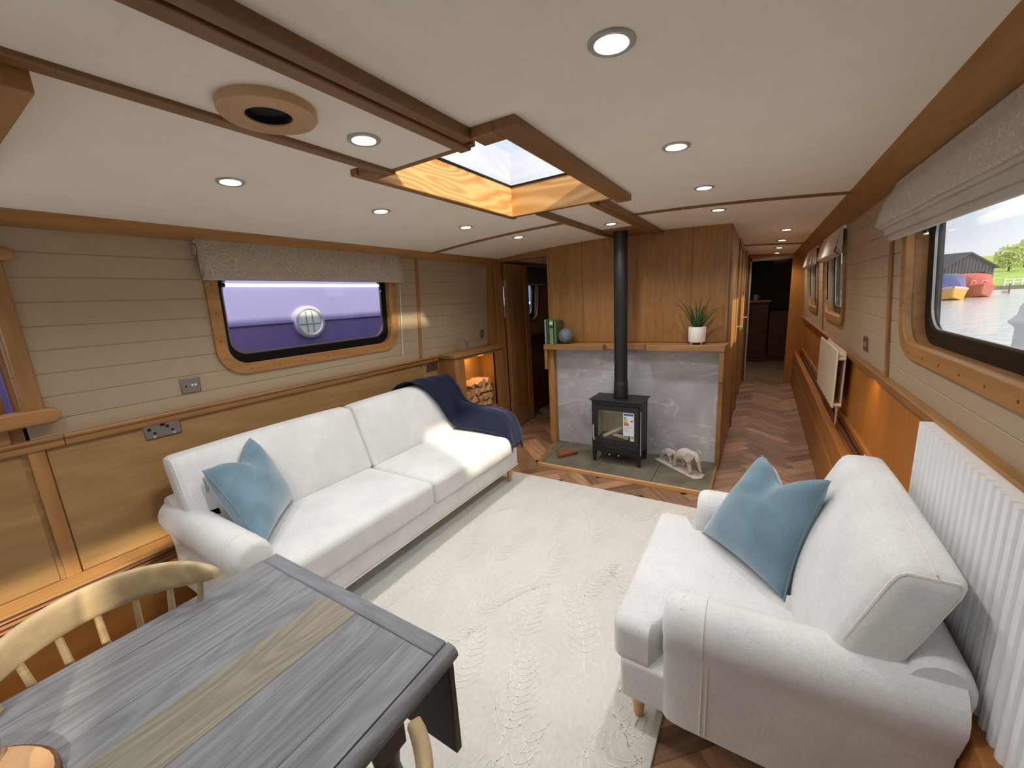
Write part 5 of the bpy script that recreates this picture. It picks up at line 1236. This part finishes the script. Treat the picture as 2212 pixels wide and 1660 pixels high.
GRASS = plain('grass', srgb(156, 184, 92), .9, noise=.25, nscale=.6); BANKM = plain('bank_stone', srgb(120, 120, 108), .9, noise=.2, nscale=2)  # grass green softened for distance haze
gr = MB(); gr.add([(-60, 62.2, .12), (200, 62.2, .12), (200, 80, .7), (-60, 80, .7), (200, 130, 5.2), (-60, 130, 5.2), (200, 260, 6), (-60, 260, 6)], [(0, 1, 2, 3), (3, 2, 4, 5), (5, 4, 6, 7)])
tag(gr.build('grass_bank', GRASS), 'bright grass slope beyond the marina', 'grass', kind='stuff')
tag(MB().box(-60, 200, 61, 62.3, -.8, .15).build('bank_wall', BANKM), 'low stone edge of the far bank', kind='structure')
PONT = plain('pontoon', srgb(206, 206, 204), .7)
pn = thing('pontoon', 'pale floating pontoon in front of the far bank', 'pontoon', (24, 56, -.4)); MB().box(17.5, 40, 55.5, 57, -.4, -.12).build('deck', PONT, pn)
for x in (19, 23, 27, 31): MB().tube([(x, 55.4, -.4), (x, 55.4, .45)], .06, 8).build('post', BANKM, pn)
fe = thing('railing', 'white post and rail fence along the far bank', 'fence', (26, 61.5, .15))
for i in range(24): MB().box(20.6+i*.6, 20.7+i*.6, 61.4, 61.5, .15, .85).build('post', WHITE, fe)
for z in (.45, .75): MB().box(20.6, 34.6, 61.38, 61.42, z, z+.07).build('rail', WHITE, fe)
LEAF2 = plain('tree_leaf_hazed', srgb(196, 204, 146), .9, noise=.25, nscale=1.2); TRK = plain('tree_trunk', srgb(90, 76, 60), .9)  # leaf colour paled to include haze
def tree(label, x, y, z, R, n, seed):
    t = thing('tree', label, 'tree', (x, y, z)); q = random.Random(seed); m = MB()
    MB().tube([(x, y, z), (x+.1, y, z+R*.9)], [.14*R/2, .07*R/2], 7).build('trunk', TRK, t)
    for i in range(n):
        while True:
            p = Vector((q.uniform(-1, 1), q.uniform(-1, 1), q.uniform(-1, 1)))
            if .25 < p.length < 1: break
        c = Vector((x, y, z+R*1.35))+p*R; s = R*q.uniform(.05, .11); a = [Vector((q.uniform(-1, 1), q.uniform(-1, 1), q.uniform(-1, 1)))*s*1.6 for _ in range(4)]
        m.add([c+v for v in a], [(0, 1, 2), (0, 2, 3), (0, 3, 1), (1, 3, 2)])
    m.build('foliage', LEAF2, t)
tree('hazy tree left of the boat shed', 19.0, 78, .6, 1.9, 500, 1); tree('round olive tree on the grass right of the shed', 30.4, 90, 1.4, 1.7, 700, 2)
tree('second tree behind the round one on the slope', 34.0, 96, 2.0, 1.8, 700, 3); tree('tree farther right on the slope', 37.5, 98, 2.2, 2.2, 700, 4)
mp_ = thing('mooring_post', 'pale grey mooring post standing in the water by the right window', 'post', (5.35, 14.4, -.4))
PST = plain('post_grey', srgb(190, 190, 192), .6)
MB().lathe([(.22, -.3), (.22, .52), (.26, .60), (.34, .66), (.34, .72), (.22, .86), (.20, 1.05), (.12, 1.2), (.001, 1.22)], (5.37, 14.4, -.4), 24).build('post_body', PST, mp_, smooth=True, angle=40)
STEELD = plain('hull_paint', srgb(40, 44, 52), .5)
# our own boat's outer skin, so that daylight only enters by the windows
sk_ = MB()
for c in cut(WY0, WY1, -.3, 2.0, [(h[0], h[1], h[2], h[3]) for h in LH]): vslab(sk_, PL, c[0], c[1], c[2], c[3], -.10, -.09)
tag(sk_.build('wall_hull_left', STEELD), 'outer steel skin of the boat, left side', kind='structure')
sk_ = MB()
for c in cut(WY0, WY1, -.3, 2.0, RH): vslab(sk_, PR, c[0], c[1], c[2], c[3], -.10, -.09)
tag(sk_.build('wall_hull_right', STEELD), 'outer steel skin of the boat, right side', kind='structure')
